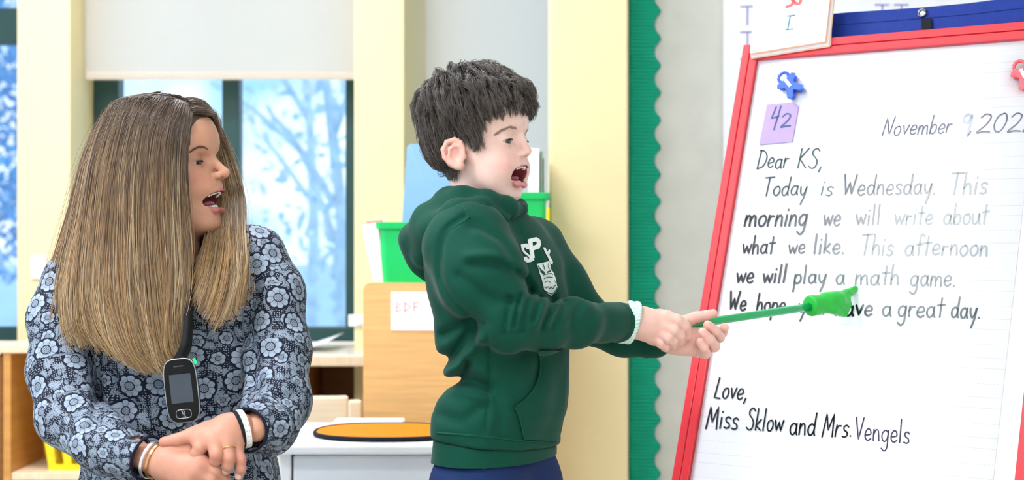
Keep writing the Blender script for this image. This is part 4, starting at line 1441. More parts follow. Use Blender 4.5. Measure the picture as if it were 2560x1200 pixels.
def grow(roots, rng, m=8):
    q0 = fb.loc(roots)
    N = len(roots)
    top = sm01(q0[:, 2], .035, .075)
    front = sm01(q0[:, 0], .01, .05)
    Ls = .036 + .022 * top + .006 * front + rng.random(N) * .010
    x, y = near_px(q0)
    low = sm01(np.interp(x, hl_px, hl_py) - y, 0, 60)
    dh = np.maximum(np.interp(x, hl_px, hl_py) - y, 0) * fb.k
    Ls = np.minimum(Ls, .0045 + 1.0 * dh + .013 * sm01(x, 1225, 1250))
    rad = q0 - crown; rad[:, 1] *= 1.0
    rad /= np.linalg.norm(rad, axis=1)[:, None]
    jit = rng.normal(0, 1, (N, 3)) * (.10 + .16 * top)[:, None]
    curl = rng.normal(0, 1, (N, 3))
    pts = [roots]
    cur = roots.copy()
    swirl = rng.uniform(-.5, .5, N)
    for i in range(1, m):
        t = i / (m - 1)
        g = grad(bald, cur)
        ql = fb.loc(cur)
        dl = rad * (1 - .25 * t) + jit + np.array([0, 0, -1.0]) * (.35 + .9 * t * (1 - top[:, None] * .5)) + np.array([1.0, 0, 0]) * (front * top * .45)[:, None]
        dl = dl + np.stack([np.zeros(N), np.sign(ql[:, 1]) * .15, np.zeros(N)], 1)
        dl = dl + curl * (.34 * np.sin(t * 5 + swirl * 6))[:, None] * (.25 + .8 * top + .5 * front)[:, None]
        dw = dl[:, :1] * fb.fw + dl[:, 1:2] * fb.sd + dl[:, 2:] * np.array([0, 0, 1.0])
        dw = dw - (dw * g).sum(1)[:, None] * g
        dw /= np.linalg.norm(dw, axis=1)[:, None] + 1e-9
        cur = cur + dw * (Ls / (m - 1))[:, None]
        ht = (.0020 + (.0050 + .0105 * top + .001 * front * (1 - top)) * np.sin(min(1, t * 1.15) * 1.9) ** .8) * (.35 + .65 * low) * (.75 + .5 * rng.random(N))
        dist = bald(cur)
        cur = cur + grad(bald, cur) * (ht - dist)[:, None]
        pts.append(cur.copy())
    return np.stack(pts, 1)
guides_n = 740
roots = scalp_points(guides_n, rb)
G = grow(roots, rb)
kids = 22
off = rb.normal(0, 1, (guides_n, kids, 1, 3)) * .0034
tt = np.linspace(0, 1, G.shape[1])[None, None, :, None]
spread = 1.0 - .72 * tt
Gk = G[:, None] + off * spread + rb.normal(0, .0005, (guides_n, kids, G.shape[1], 3)) * tt
Gk = Gk.reshape(-1, G.shape[1], 3)
# lengths vary a little from strand to strand
cut = rb.uniform(.75, 1.0, len(Gk))
tn = np.linspace(0, 1, G.shape[1])
idx = cut[:, None] * tn[None] * (G.shape[1] - 1)
i0 = np.clip(idx.astype(int), 0, G.shape[1] - 2); fr_ = (idx - i0)[..., None]
ar = np.arange(len(Gk))[:, None]
Gk = Gk[ar, i0] * (1 - fr_) + Gk[ar, i0 + 1] * fr_
base = np.array(lin('#322823')); lite = np.array(lin('#786a5f'))
mixv = np.clip(np.repeat(rb.normal(.26, .2, guides_n), kids) + rb.normal(0, .12, len(Gk)), 0, 1)
Cs = base * (1 - mixv[:, None, None]) + lite * mixv[:, None, None]
Cs = np.repeat(Cs, G.shape[1], 1) * (0.8 + .4 * tn[None, :, None])
rad_ = np.interp(tn, [0, .5, 1], [.00042, .00042, .00015])[None] * rb.uniform(.7, 1.2, len(Gk))[:, None]
V1, F1, C1 = strands(Gk, rad_, Cs, 3, rb)
# under-layer: the scalp cap below the strands
def cap(Q):
    d = bald(Q) - .0035
    q = fb.loc(Q)
    x, y = near_px(q)
    lim = (y - np.interp(x, hl_px, hl_py) + 5) * fb.k
    d = smax(d, lim, .004)
    return smax(d, -(bald(Q) + .004), .001)
V2, F2 = polygonise(cap, lo + np.array([0, 0, .03]), hi + .015, 0.0021)
V, Fc, C = join([(V1, F1, C1), (V2, F2, np.tile(base, (len(V2), 1)))])
mesh('hair', V, Fc, m_hair, boy, col=C)
# eyebrows
for s in (1, -1):
    bp = [H(1244, 336, .050), H(1260, 326, .043), H(1278, 321, .032), H(1298, 326, .018)]
    bp = [p * np.array([1, s, 1]) for p in bp]
    q = catmull(bp, 12)
    Gs = []
    for i in range(110):
        t = rb.random()
        k = t * (len(q) - 2); j = int(k)
        p0 = q[j] + (q[j + 1] - q[j]) * (k - j) + np.array([0, 0, rb.normal(0, .0011)])
        tg = (q[max(j - 1, 0)] - q[j + 1]); tg /= np.linalg.norm(tg)
        st_ = np.array([p0 + tg * .006 * u + np.array([0, 0, .0010 * u * (1 if t < .7 else 2)]) for u in np.linspace(0, 1, 4)])
        w = fb.world(st_)
        w = w + grad(bhead, w) * (np.array([.0000, .0006, .0007, .0005]) - bhead(w))[:, None]
        Gs.append(w)
    Gs = np.array(Gs)
    V, Fc, C = strands(Gs, np.full(Gs.shape[:2], .00022), np.tile(np.array(lin('#9c8070')), (*Gs.shape[:2], 1)), 3, rb)
    mesh('eyebrow', V, Fc, m_hair, boy, col=C)

# hoodie ---------------------------------------------------------------
m_hood = mat('dark_green_fleece', '#034233', 0.85, 0.2, 0.05, 350, bump=0.05, sheen=0.08)
trow = np.array([(500, 1165, 1265), (530, 1118, 1318), (560, 1092, 1352), (600, 1075, 1380), (650, 1068, 1400), (720, 1078, 1414), (790, 1096, 1420), (860, 1102, 1420), (910, 1111, 1419), (945, 1128, 1418),
                 (962, 1130, 1418), (990, 1108, 1417), (1030, 1091, 1413), (1065, 1088, 1402), (1085, 1087, 1398), (1130, 1081, 1396), (1172, 1076, 1395)], float)
tz = CZ + (600 - trow[:, 0]) / F * DB
tx = ((trow[:, 1] + trow[:, 2]) / 2 - 1280) / F * DB
tw = (trow[:, 2] - trow[:, 1]) / 2 / F * DB
def torso(Q, grow_=0.0, zlo=None, zhi=None):
    z = Q[:, 2]
    cx = np.interp(-z, -tz, tx); hw = np.interp(-z, -tz, tw)
    k = hw / .098
    dx = Q[:, 0] - cx; dy = Q[:, 1] - (DB + .005)
    f = dx * math.cos(ta) - dy * math.sin(ta); s = -dx * math.sin(ta) - dy * math.cos(ta)
    A = .085 * k + grow_; B = .130 * np.clip(k, .62, 1.05) * np.interp(-z, [-tz[0], -tz[1], -tz[3]], [.60, .86, 1.0]) + grow_
    rho = ((np.abs(f) / A) ** 2.3 + (np.abs(s) / B) ** 2.3) ** (1 / 2.3)
    d = (rho - 1) * A * .9
    z0 = tz[-1] if zlo is None else zlo
    z1 = tz[0] if zhi is None else zhi
    return smax(d, np.maximum(z0 - z, z - z1), .012)
near_arm = [Bp(1170, 612, -.098), Bp(1205, 690, -.128), Bp(1278, 792, -.140), Bp(1345, 812, -.115), Bp(1440, 806, -.060), P(1556, 806, DH - .030)]
near_r = [.066, .064, .050, .0385, .0345, .0300]
far_arm = [Bp(1330, 628, .100), Bp(1400, 720, .115), Bp(1462, 800, .110), Bp(1560, 842, .105), P(1640, 855, DH + .030)]
far_r = [.056, .048, .038, .031, .026]
grooves = [   # pixel polylines of folds on the near surface: (points, half width px, depth m, side limit)
  ([(1163, 540), (1114, 577), (1100, 637), (1102, 697), (1125, 742), (1168, 782), (1215, 808)], 7, .0045),
  ([(1180, 560), (1245, 600), (1278, 650), (1290, 672)], 12, .0050),
  ([(1176, 660), (1262, 664), (1311, 700), (1330, 730)], 13, .0075),
  ([(1150, 690), (1225, 745), (1285, 752)], 15, .0060),
  ([(1278, 745), (1262, 832)], 9, .0050), ([(1302, 738), (1285, 815)], 8, .0055), ([(1324, 728), (1304, 828)], 8, .0055), ([(1350, 742), (1333, 800)], 8, .0045),
  ([(1384, 752), (1352, 822)], 9, .0045), ([(1412, 756), (1380, 818)], 8, .0040), ([(1452, 760), (1425, 815)], 10, .0035), ([(1495, 765), (1475, 800)], 9, .0025),
  ([(1105, 905), (1140, 880), (1190, 810)], 18, .0080), ([(1112, 835), (1150, 815), (1170, 800)], 14, .0060),
  ([(1126, 956), (1160, 935), (1168, 905)], 10, .0090), ([(1128, 955), (1180, 950), (1216, 968)], 14, .0055), ([(1100, 1040), (1160, 1050), (1210, 1010)], 16, .0035),
  ([(1218, 812), (1222, 900), (1221, 1000), (1214, 1080)], 4, .0026), ([(1310, 880), (1345, 900), (1335, 960)], 14, .0030),
  ([(1290, 575), (1330, 640), (1375, 740)], 16, .0040), ([(1420, 690), (1460, 735), (1500, 752)], 10, .0035), ([(1245, 1085), (1255, 1040), (1240, 1000)], 14, .0030),
]
ridges = [([(1195, 582), (1255, 622), (1282, 668)], 12, .0035), ([(1170, 640), (1240, 640), (1300, 672)], 12, .0045), ([(1313, 735), (1294, 825)], 6, .0035), ([(1290, 738), (1273, 828)], 6, .0030),
          ([(1366, 748), (1342, 815)], 7, .0030), ([(1398, 756), (1366, 815)], 7, .0028), ([(1120, 930), (1150, 910), (1200, 850)], 12, .0050), ([(1135, 975), (1180, 985), (1215, 1000)], 14, .0040)]
gz = [(catmull(np.array(p, float), 5), w, a * 1.35) for p, w, a in grooves] + [(catmull(np.array(p, float), 5), w, -a * 1.5) for p, w, a in ridges]
def folds(Q):
    x = 1280 + Q[:, 0] / Q[:, 1] * F; y = 600 - (Q[:, 2] - CZ) / Q[:, 1] * F
    out = np.zeros(len(Q))
    nearm = Q[:, 1] < DB + .03
    X = np.stack([x, y], 1)[nearm]
    acc = np.zeros(len(X))
    for pl, w, a in gz:
        lo_, hi_ = pl.min(0) - 3 * w, pl.max(0) + 3 * w
        m = ((X > lo_) & (X < hi_)).all(1)
        if not m.any(): continue
        Z = X[m]
        best = np.full(len(Z), 1e9)
        for i in range(len(pl) - 1):
            ba = pl[i + 1] - pl[i]
            pa = Z - pl[i]
            hh = np.clip(pa @ ba / (ba @ ba + 1e-9), 0, 1)
            best = np.minimum(best, ((pa - hh[:, None] * ba) ** 2).sum(1))
        acc[m] += a * np.exp(-best / (w * w))
    out[nearm] = acc
    x, y, z = Q[:, 0], Q[:, 1], Q[:, 2]
    out += .0012 * np.sin(38 * x + 24 * z + 2 * np.sin(30 * y)) * np.sin(31 * z - 20 * y + 1.3) + .0006 * np.sin(90 * x - 60 * z + 40 * y)
    return out
zhem = CZ + (600 - 1086) / F * DB
def hem_line(Q):
    # the hem sags a little towards the front
    return zhem - .022 * np.clip((Q[:, 0] - Bp(1090, 0)[0]) / .2, 0, 1)
def hoodie_raw(Q):
    d = torso(Q, 0, zlo=tz[-1] - .02)
    d = smin(d, chain(Q, near_arm, near_r, .02), .022)
    d = smin(d, chain(Q, far_arm, far_r, .015), .022)
    return d
def hoodie(Q):
    d = hoodie_raw(Q) + folds(Q)
    d = smax(d, hem_line(Q) - Q[:, 2], .004)
    # sleeves end at the cuffs, neck opening for the hood
    ncut = sph(Q, Bp(1205, 470), .045)
    return smax(d, -ncut, .006)
V, Fc = polygonise(hoodie, Bp(1000, 1130, 0) + np.array([0, -.28, 0]), P(1700, 470, DH) + np.array([0, .20, 0]), 0.0034)
hd = mesh('hoodie', V, Fc, m_hood, boy)
# ribbed hem
def hem(Q):
    d = torso(Q, -.004, zlo=tz[-1]) + .0012 * np.sin(Q[:, 0] * 60) * np.sin(Q[:, 2] * 40)
    d = smax(d, Q[:, 2] - (hem_line(Q) + .001), .003)
    return smax(d, tz[-1] - .020 * np.clip((Q[:, 0] - Bp(1090, 0)[0]) / .2, 0, 1) + .006 - Q[:, 2], .004)
V, Fc = polygonise(hem, Bp(1040, 1200, -.2), Bp(1440, 1060, .2), 0.0034)
mesh('hem_band', V, Fc, m_hood, hd)
# cuffs
for pts, nm in ((near_arm, 0), (far_arm, 1)):
    a, b = pts[-2], pts[-1]
    t_ = (b - a) / np.linalg.norm(b - a)
    r_ = (.0305, .0270)[nm]
    p0, p1 = b - t_ * .034, b + t_ * .004
    def cuff(Q):
        ax_ = (Q - p0) @ t_
        rad = np.linalg.norm((Q - p0) - ax_[:, None] * t_, axis=1)
        ang = np.arctan2((Q - p0) @ np.cross(t_, [0, 0, 1.0]), Q[:, 2] - p0[2] - ax_ * t_[2])
        d = rad - r_ - .0006 * np.sin(ang * 40) + .0015 * np.cos(ax_ / .038 * 6.28)
        d = smax(d, np.maximum(-ax_, ax_ - .038), .004)
        return smax(d, -(rad - r_ + .005) if nm == 0 else -(rad - .018), .002)
    V, Fc = polygonise(cuff, np.minimum(p0, p1) - .04, np.maximum(p0, p1) + .04, 0.0018)
    mesh('cuff', V, Fc, m_hood, hd)
# hood lying on the back
def hood(Q):
    rim_n = chain(Q, [Bp(1300, 524, -.020), Bp(1268, 520, -.052), Bp(1212, 508, -.074), Bp(1160, 500, -.066), Bp(1122, 506, -.03), Bp(1115, 510, .0)], [.010, .016, .0185, .020, .022, .022], .012)
    rim_f = chain(Q, [Bp(1302, 522, -.012), Bp(1296, 520, .04), Bp(1240, 505, .070), Bp(1170, 500, .066), Bp(1125, 506, .03), Bp(1115, 510, .0)], [.010, .014, .018, .020, .022, .022], .012)
    d = smin(rim_n, rim_f, .012)
    fold2 = chain(Q, [Bp(1262, 548, -.076), Bp(1200, 526, -.098), Bp(1140, 538, -.104), Bp(1090, 580, -.080), Bp(1062, 640, -.040)], [.008, .018, .022, .024, .018], .012)
    bag = chain(Q, [Bp(1150, 535, -.05), Bp(1085, 565, -.045), Bp(1052, 600, -.012), Bp(1058, 645, -.004), Bp(1074, 690, .0)], [.036, .034, .026, .020, .010], .02)
    bag2 = chain(Q, [Bp(1150, 535, .05), Bp(1085, 565, .045), Bp(1052, 600, .012), Bp(1060, 645, .004)], [.036, .034, .026, .020], .02)
    bag = smin(bag, bag2, .02)
    d = smin(d, fold2, .011)
    d = smin(d, bag, .018)
    x = 1280 + Q[:, 0] / Q[:, 1] * F; y = 600 - (Q[:, 2] - CZ) / Q[:, 1] * F
    d = d + .0007 * np.sin((x * .5 + y) * .05) + .0006 * np.sin(x * .06 - y * .04)
    inner = chain(fb.loc(Q), [H(1200, 440), H(1198, 560)], [.0445, .046])
    return smax(d, -inner, .004)
V, Fc = polygonise(hood, (-.20, DB - .16, .83), (.05, DB + .16, 1.02), 0.0028)
mesh('hood', V, Fc, m_hood, hd)
hood_all = lambda Q: np.minimum(hoodie(Q), hood(Q))
# piping along the hood edge, shoulder seam and pocket
m_seam = mat('green_seam', '#064a38', 0.8, 0.25, 0.05, 300)
def seam(name, pts, w, off, fn=hoodie):
    V, Fc = surf_ribbon(fn, pts, w, off)
    h_, g_ = V[0::2] * .5 + V[1::2] * .5, None
    Vt, Ft = tube(h_, w / 2, 6)
    return mesh(name, Vt, Ft, m_seam, hd)
seam('armhole_seam', [(1168, 548), (1119, 582), (1105, 640), (1107, 697), (1130, 740), (1172, 778)], .0018, 0.0)
seam('shoulder_seam', [(1157, 516), (1168, 532), (1172, 546)], .0030, .0004, hood_all)
seam('hem_seam', [(1090, 1082), (1150, 1086), (1230, 1093), (1310, 1102), (1390, 1106)], .0030, .0004)
seam('side_seam', [(1217, 835), (1222, 900), (1221, 1000), (1214, 1082)], .0012, -.0003)
# kangaroo pocket
pk = [(1347, 872), (1345, 930), (1334, 968), (1308, 1000), (1284, 1016), (1296, 1050), (1306, 1098), (1392, 1104), (1402, 1060), (1408, 1000), (1408, 930), (1400, 872)]
V, Fc = surf_patch(hoodie, pk, .0035, 5)
o = mesh('pocket', V, Fc, m_hood, hd)
seam('pocket_seam', [(1347, 875), (1345, 930), (1334, 968), (1308, 1000), (1285, 1016)], .0022, .0036)
seam('pocket_edge', [(1285, 1018), (1297, 1050), (1307, 1098)], .0022, .0036)
# printed letters and crest on the chest
m_print = mat('white_print', '#dfe8e2', 0.6, 0.3, 0.05, 120)
m_print_d = mat('green_print', '#07463a', 0.7, 0.3, 0.05, 120)
z4 = lambda pts: [(1000 + x / 2.667, 450 + y / 2.667) for x, y in pts]
prints = [
  [(848, 398), (905, 384), (930, 400), (937, 430), (926, 458), (888, 470), (884, 440), (905, 432), (908, 420), (900, 412), (880, 416), (895, 520), (866, 528)],      # P
  [(800, 432), (842, 424), (856, 440), (858, 462), (836, 464), (834, 450), (822, 452), (826, 474), (846, 492), (884, 524), (892, 536), (866, 549), (840, 552), (824, 540), (820, 516), (842, 512), (846, 526), (858, 526), (852, 512), (822, 492), (806, 470)],  # S
  [(948, 450), (964, 452), (978, 480), (990, 462), (998, 474), (990, 502), (1014, 545), (1012, 566), (998, 556), (980, 516), (962, 486)],     # Y caught in a fold
]
for p in prints:
    V, Fc = surf_patch(hoodie, z4(p), .0014, 3)
    mesh('chest_letter', V, Fc, m_print, hd)
shield = [(906, 560), (990, 542), (998, 560), (1000, 590), (1020, 620), (1035, 660), (1040, 690), (1046, 716), (1034, 742), (1004, 772), (976, 756), (956, 730), (950, 700), (940, 660), (926, 620), (918, 590)]
V, Fc = surf_patch(hoodie, z4(shield), .0012, 4)
cr = mesh('crest', V, Fc, m_print, hd)
for pts, w in (([(914, 572), (934, 600), (956, 614)], 4.0), ([(946, 556), (956, 580), (958, 596)], 2.6), ([(982, 552), (982, 580), (990, 596)], 2.6), ([(930, 606), (944, 618), (960, 620)], 5.0), ([(976, 614), (994, 608), (1000, 600)], 5.0),
               ([(946, 636), (964, 628), (1000, 624), (1014, 632)], 2.2), ([(952, 660), (980, 646), (1012, 650)], 2.0), ([(958, 684), (982, 672), (1000, 684)], 1.8),
               ([(956, 712), (966, 722), (980, 712), (990, 724), (1002, 712), (1014, 724), (1024, 708), (1036, 700)], 2.6), ([(958, 738), (980, 752), (1006, 758), (1030, 736), (1040, 714)], 2.6), ([(1022, 672), (1032, 680), (1030, 690)], 2.4)):
    V, Fc = surf_ribbon(hoodie, z4(pts), w / 2.667 * .00062 * 2.2, .0020, 4)
    mesh('crest_line', V, Fc, m_print_d, cr)
# t-shirt collar under the chin
def tee(Q):
    d = chain(Q, [Bp(1286, 518, -.030), Bp(1296, 516, .0), Bp(1290, 514, .03)], [.006] * 3, .004)
    return d
V, Fc = polygonise(tee, Bp(1260, 540, -.06), Bp(1320, 495, .06), .002)
mesh('shirt_collar', V, Fc, mat('white_cotton', '#e8e6e4', 0.8, 0.2), boy)
# jeans and shoes
m_jean = mat('navy_denim', '#152a55', 0.8, 0.2, 0.15, 400)
def jeans(Q):
    d = torso(Q, -.014, zlo=.50, zhi=CZ + (600 - 1120) / F * DB)
    for px, dy in ((1195, -.055), (1290, .05)):
        x = Bp(px, 1150, dy)
        d = smin(d, chain(Q, [np.array([x[0], x[1], .52]), np.array([x[0] + .01, x[1], .30]), np.array([x[0], x[1], .06])], [.078, .060, .052], .01), .02)
    return smax(d, .05 - Q[:, 2], .004) + .0016 * np.sin(Q[:, 2] * 70 + 30 * Q[:, 0])
V, Fc = polygonise(jeans, (-.22, 2.15, .03), (.2, 2.55, .60), .005)
mesh('jeans', V, Fc, m_jean, boy)
m_shoe = mat('grey_shoe', '#4a4f57', 0.6, 0.3)
for px, dy in ((1195, -.055), (1290, .05)):
    x = Bp(px, 1150, dy)
    def shoe(Q):
        d = chain(Q, [np.array([x[0] - .02, x[1] + .01, .045]), np.array([x[0] + .06, x[1] - .02, .036]), np.array([x[0] + .12, x[1] - .05, .03])], [.046, .042, .034], .02)
        return smax(d, .002 - Q[:, 2], .004)
    V, Fc = polygonise(shoe, x * np.array([1, 1, 0]) + np.array([-.09, -.12, -.01]), x * np.array([1, 1, 0]) + np.array([.19, .09, .12]), .005)
    mesh('shoe', V, Fc, m_shoe, boy)

# braided bracelet ---------------------------------------------------
m_braid = mat('mint_cord', '#cfe9df', 0.75, 0.3, 0.10, 300)
br = thing('bracelet', 'mint braided cord bracelet on the child\'s wrist', 'bracelet', h(1570, 806, -.026))
cA, cB = P(1556, 806, DH - .030), P(1592, 808, DH - .026)
tA = (cB - cA) / np.linalg.norm(cB - cA)
cc = P(1573, 806, DH - .028)
uA = np.cross(tA, [0, 0, 1.0]); uA /= np.linalg.norm(uA); vA = np.cross(uA, tA)
for ph in range(3):
    n = 220
    q = np.linspace(0, 2 * math.pi, n, endpoint=False)
    w = 13
    a1 = w * q + ph * 2 * math.pi / 3
    pts = cc + (np.cos(q)[:, None] * uA * (.0282 + .0015 * np.sin(2 * a1))[:, None] + np.sin(q)[:, None] * vA * (.0300 + .0015 * np.sin(2 * a1))[:, None]) + tA * (.0078 * np.sin(a1))[:, None] + tA * (.006 * np.sin(q))[:, None]
    V, Fc = tube(pts, .0031, 6, True)
    mesh('cord', V, Fc, m_braid, br)

# pointer ----------------------------------------------------------------
m_point = mat('green_pointer_plastic', '#08a35c', 0.22, 0.5, 0.02, 10, coat=0.4)
m_point2 = mat('soft_green_rubber', '#27b53f', 0.40, 0.4, 0.03, 20)
tip = onboard(2140, 722, .006)
pn = P(1640, 824, 2.415)
hb = P(2032, 766, 2.605)
pt = thing('pointer', 'green stick pointer with a pointing hand tip touching the board', 'pointer', pn)
V, Fc = tube(np.linspace(pn, hb + (hb - pn) * .02, 8), .0068, 20)
mesh('stick', V, Fc, m_point, pt)
dl = (hb - pn) / np.linalg.norm(hb - pn)
dep = lambda px, py, off: P(px, py, 2.605 + (px - 2032) / 110.0 * .045 + off)
def phand(Q):
    d = chain(Q, [dep(2030, 764, 0), dep(2046, 762, 0)], [.0185, .0175], .004)
    d2 = chain(Q, [dep(2040, 763, 0), dep(2066, 757, 0), dep(2090, 752, 0)], [.0115, .0165, .0170], .01)
    d = smin(d, d2, .004)
    d = smin(d, ell(Q, dep(2086, 757, -.002), (.019, .013, .0165)), .008)
    d = smin(d, chain(Q, [dep(2092, 745, .004), dep(2118, 734, .012), dep(2138, 722, .020)], [.0105, .0082, .0058], .004), .006)
    fs = None
    for k, (x, y) in enumerate(((2116, 748), (2118, 760), (2114, 770))):
        e = chain(Q, [dep(x - 22, y - 4, -.004), dep(x, y, .002), dep(x - 4, y + 12, -.004), dep(x - 16, y + 12, -.008)], [.0085, .0075, .0068, .006], .003)
        fs = e if fs is None else smin(fs, e, .0015)
    d = smin(d, fs, .004)
    d = smin(d, chain(Q, [dep(2064, 768, -.012), dep(2084, 774, -.016), dep(2100, 780, -.012)], [.0085, .0078, .0062], .003), .004)
    ax_ = (Q - hb) @ dl
    return smax(d, -(ax_ + .008), .003)
V, Fc = polygonise(phand, dep(1990, 820, -.06), dep(2170, 690, .06), .0016)
mesh('pointing_hand', V, Fc, m_point2, pt)
# ================================================================== the woman
DW = 2.45
woman = thing('person', 'adult with long brown hair in a floral blouse seated with hands clasped', 'person', (P(420, 600, DW)[0], DW + .05, 0))
Wp = lambda px, py, dy=0.0: P(px, py, DW + dy)
fw = HeadFrame(440, 400, DW, math.radians(11))
H = fw.H
wR = 0.0122
we = H(499, 405, 0.0315); we[0] -= 0.0098
wprm = dict(
  pow=2.05,
  rows=[(270, 482, 300, .060), (300, 511, 305, .0640), (330, 526, 312, .0660), (351, 533, 320, .0665), (368, 532, 330, .066), (384, 528, 340, .0645), (405, 528, 350, .0635), (430, 535, 362, .0615), (450, 546, 372, .059),
        (468, 552, 382, .057), (485, 549, 390, .055), (507, 533, 400, .0525), (522, 543, 408, .050), (537, 545, 418, .0475), (552, 550, 428, .043), (563, 552, 436, .0395), (574, 547, 446, .034), (583, 534, 456, .027), (590, 515, 466, .019)],
  cran=[((405, 352), (.0900, .0740, .0680)), ((375, 400), (.065, .064, .066))],
  eye_c=we, eye_r=wR,
  socket=[(we + np.array([.016, .000, .004]), (.0120, .0185, .0115), .010)],
  nose_b=(H(523, 390), .0062), nose_t=(H(561.5, 432), .0074),
  ala=[(H(543, 438, .0105), (.0090, .0058, .0060))],
  nostril=[(H(551, 445, .0066), (.0055, .0028, .0032))],
  lip_u=[(555.5, 475, 0), (543, 481, .0125), (505, 506, .0240)],
  lip_l=[(547, 523, 0), (539, 526, .0140), (505, 509, .0240)],
  lip_r=(.0032, .0044),
  cav=(H(536, 502, 0), (.030, .0290, .0118), Rx(-20)),
  slit=[(we + np.array([.0100, .0010, -.0014]), (.0092, .0132, .0028), None)],
  neck=([H(430, 520), H(412, 600), H(400, 720)], [.052, .054, .062]),
)
whead, wlips, wcav = head_sdf(fw, wprm)
wskin = np.array(lin('#cf9a7f'))
def woman_col(V):
    q = fw.loc(V); q[:, 1] = np.abs(q[:, 1])
    C = np.tile(wskin, (len(V), 1))
    g = lambda c, r: np.exp(-(((q - c) / r) ** 2).sum(1))
    C = mixc(C, 0.50 * g(H(492, 448, .045), (.026, .03, .018)), lin('#cf8672'))
    C = mixc(C, 0.35 * g(H(568, 432), (.014, .014, .010)), lin('#d98f7e'))
    C = mixc(C, 0.55 * g(we + np.array([.006, 0, .004]), (.014, .018, .009)), lin('#9a6a58'))
    C = mixc(C, 0.75 * g(we + np.array([.011, .001, .0006]), (.006, .0135, .0042)), lin('#4a2e26'))
    C = mixc(C, 0.9 * (1 - sm01(wlips(q), -.0002, .0014)) * (q[:, 0] > H(502, 505, .024)[0]), lin('#b9686a'))
    C = mixc(C, (1 - sm01(wcav(q), .0006, .0022)), lin('#7d343b'))
    return C
# hands --------------------------------------------------------------
DWH = 2.22
g_ = lambda px, py, dy=0.0: P(px, py, DWH + dy)
topF = [
  ([g_(497, 1096, -.018), g_(500, 1120, -.030), g_(492, 1134, -.030), g_(483, 1144, -.022)], [.0115, .0098, .0088, .0078]),
  ([g_(534, 1102, -.024), g_(541, 1136, -.040), g_(539, 1150, -.036), g_(535, 1161, -.028)], [.0118, .0098, .0088, .0078]),
  ([g_(566, 1108, -.022), g_(573, 1146, -.036), g_(570, 1163, -.034), g_(566, 1176, -.026)], [.0112, .0092, .0084, .0074]),
  ([g_(588, 1114, -.014), g_(601, 1150, -.024), g_(602, 1172, -.024), g_(597, 1190, -.018)], [.0100, .0082, .0075, .0066]),
]
top_thumb = ([g_(520, 1078, .002), g_(474, 1090, -.010), g_(440, 1100, -.014), g_(410, 1105, -.014)], [.0150, .0108, .0092, .0076])
def top_hand(Q):
    d = chain(Q, [g_(640, 1068, .043), g_(592, 1072, .004), g_(572, 1078, .000)], [.0180, .0225, .0230], .006)
    for f_ in topF:
        d = smin(d, rc(Q, g_(570, 1080, .000), f_[0][0], .0205, f_[1][0] + .001), .012)
    d = smin(d, rc(Q, g_(560, 1076, .000), g_(490, 1088, -.004), .018, .012), .010)
    return fingers(Q, d, topF + [top_thumb], .006)
lowF = [
  ([g_(500, 1158, -.030), g_(536, 1178, -.030), g_(556, 1194, -.016), g_(566, 1204, -.002)], [.0122, .0098, .0088, .0078]),
  ([g_(490, 1178, -.034), g_(524, 1200, -.034), g_(548, 1214, -.018), g_(560, 1220, -.002)], [.0122, .0098, .0088, .0078]),
  ([g_(474, 1196, -.032), g_(506, 1220, -.032), g_(530, 1230, -.018), g_(544, 1232, -.004)], [.0118, .0094, .0084, .0074]),
  ([g_(456, 1208, -.028), g_(482, 1232, -.026), g_(504, 1240, -.014), g_(518, 1240, -.002)], [.0108, .0084, .0076, .0066]),
]
low_thumb = ([g_(440, 1128, -.006), g_(480, 1122, -.004), g_(516, 1130, -.002), g_(540, 1140, .002)], [.0140, .0108, .0094, .0078])
def low_hand(Q):
    d = chain(Q, [g_(350, 1140, .020), g_(398, 1152, -.002), g_(424, 1158, -.008)], [.0190, .0228, .0235], .006)
    for f_ in lowF:
        d = smin(d, rc(Q, g_(424, 1160, -.008), f_[0][0], .0220, f_[1][0] + .001), .012)
    d = smin(d, rc(Q, g_(424, 1150, -.006), g_(470, 1124, -.004), .019, .012), .010)
    return fingers(Q, d, lowF + [low_thumb], .006)
parts = []
lo = fw.C + np.array([-.125, -.125, -.20]); hi = fw.C + np.array([.120, .115, .125])
V, Fc = polygonise(whead, lo, hi, 0.0015)
parts.append((V, Fc, woman_col(V)))
hskin = np.array(lin('#c99079'))
nails = [f_[0][-1] for f_ in topF]
def nail_col(V, C):
    for f_ in topF:
        t = f_[0][-1]; dv = f_[0][-1] - f_[0][-2]; dv /= np.linalg.norm(dv)
        c = t + np.array([0, -.0062, .0015]) + dv * .001
        C = mixc(C, 0.8 * (1 - sm01(np.linalg.norm((V - c) / np.array([.0052, .005, .0062]), axis=1), .85, 1.05)), lin('#f3d6cd'))
    return C
for fn, c0, tl in ((top_hand, g_(530, 1125, -.01), [f_[0][1] for f_ in topF] + [top_thumb[0][-1]]), (low_hand, g_(460, 1180, -.01), [f_[0][0] for f_ in lowF])):
    V, Fc = polygonise(fn, c0 - np.array([.095, .075, .065]), c0 + np.array([.095, .075, .065]), 0.0013)
    parts.append((V, Fc, nail_col(V, hand_col(V, tl, hskin, '#bd7462'))))
def woman_body(Q):
    d = chain(Q, [Wp(405, 690, .01), Wp(415, 800, .01), Wp(430, 1000, .02), Wp(440, 1250, .06)], [.060, .075, .075, .08], .02)
    d = smin(d, chain(Q, [Wp(170, 735, 0), Wp(160, 1000, -.06), g_(350, 1140, .020)], [.034, .030, .021], .01), .015)
    d = smin(d, chain(Q, [Wp(645, 660, .02), Wp(690, 980, -.06), g_(640, 1072, .020)], [.034, .030, .021], .01), .015)
    return d
V, Fc = polygonise(woman_body, (-.78, 2.1, .40), (-.30, 2.75, 1.02), 0.008)
parts.append((V, Fc, np.tile(wskin, (len(V), 1))))
V, Fc, C = join(parts)
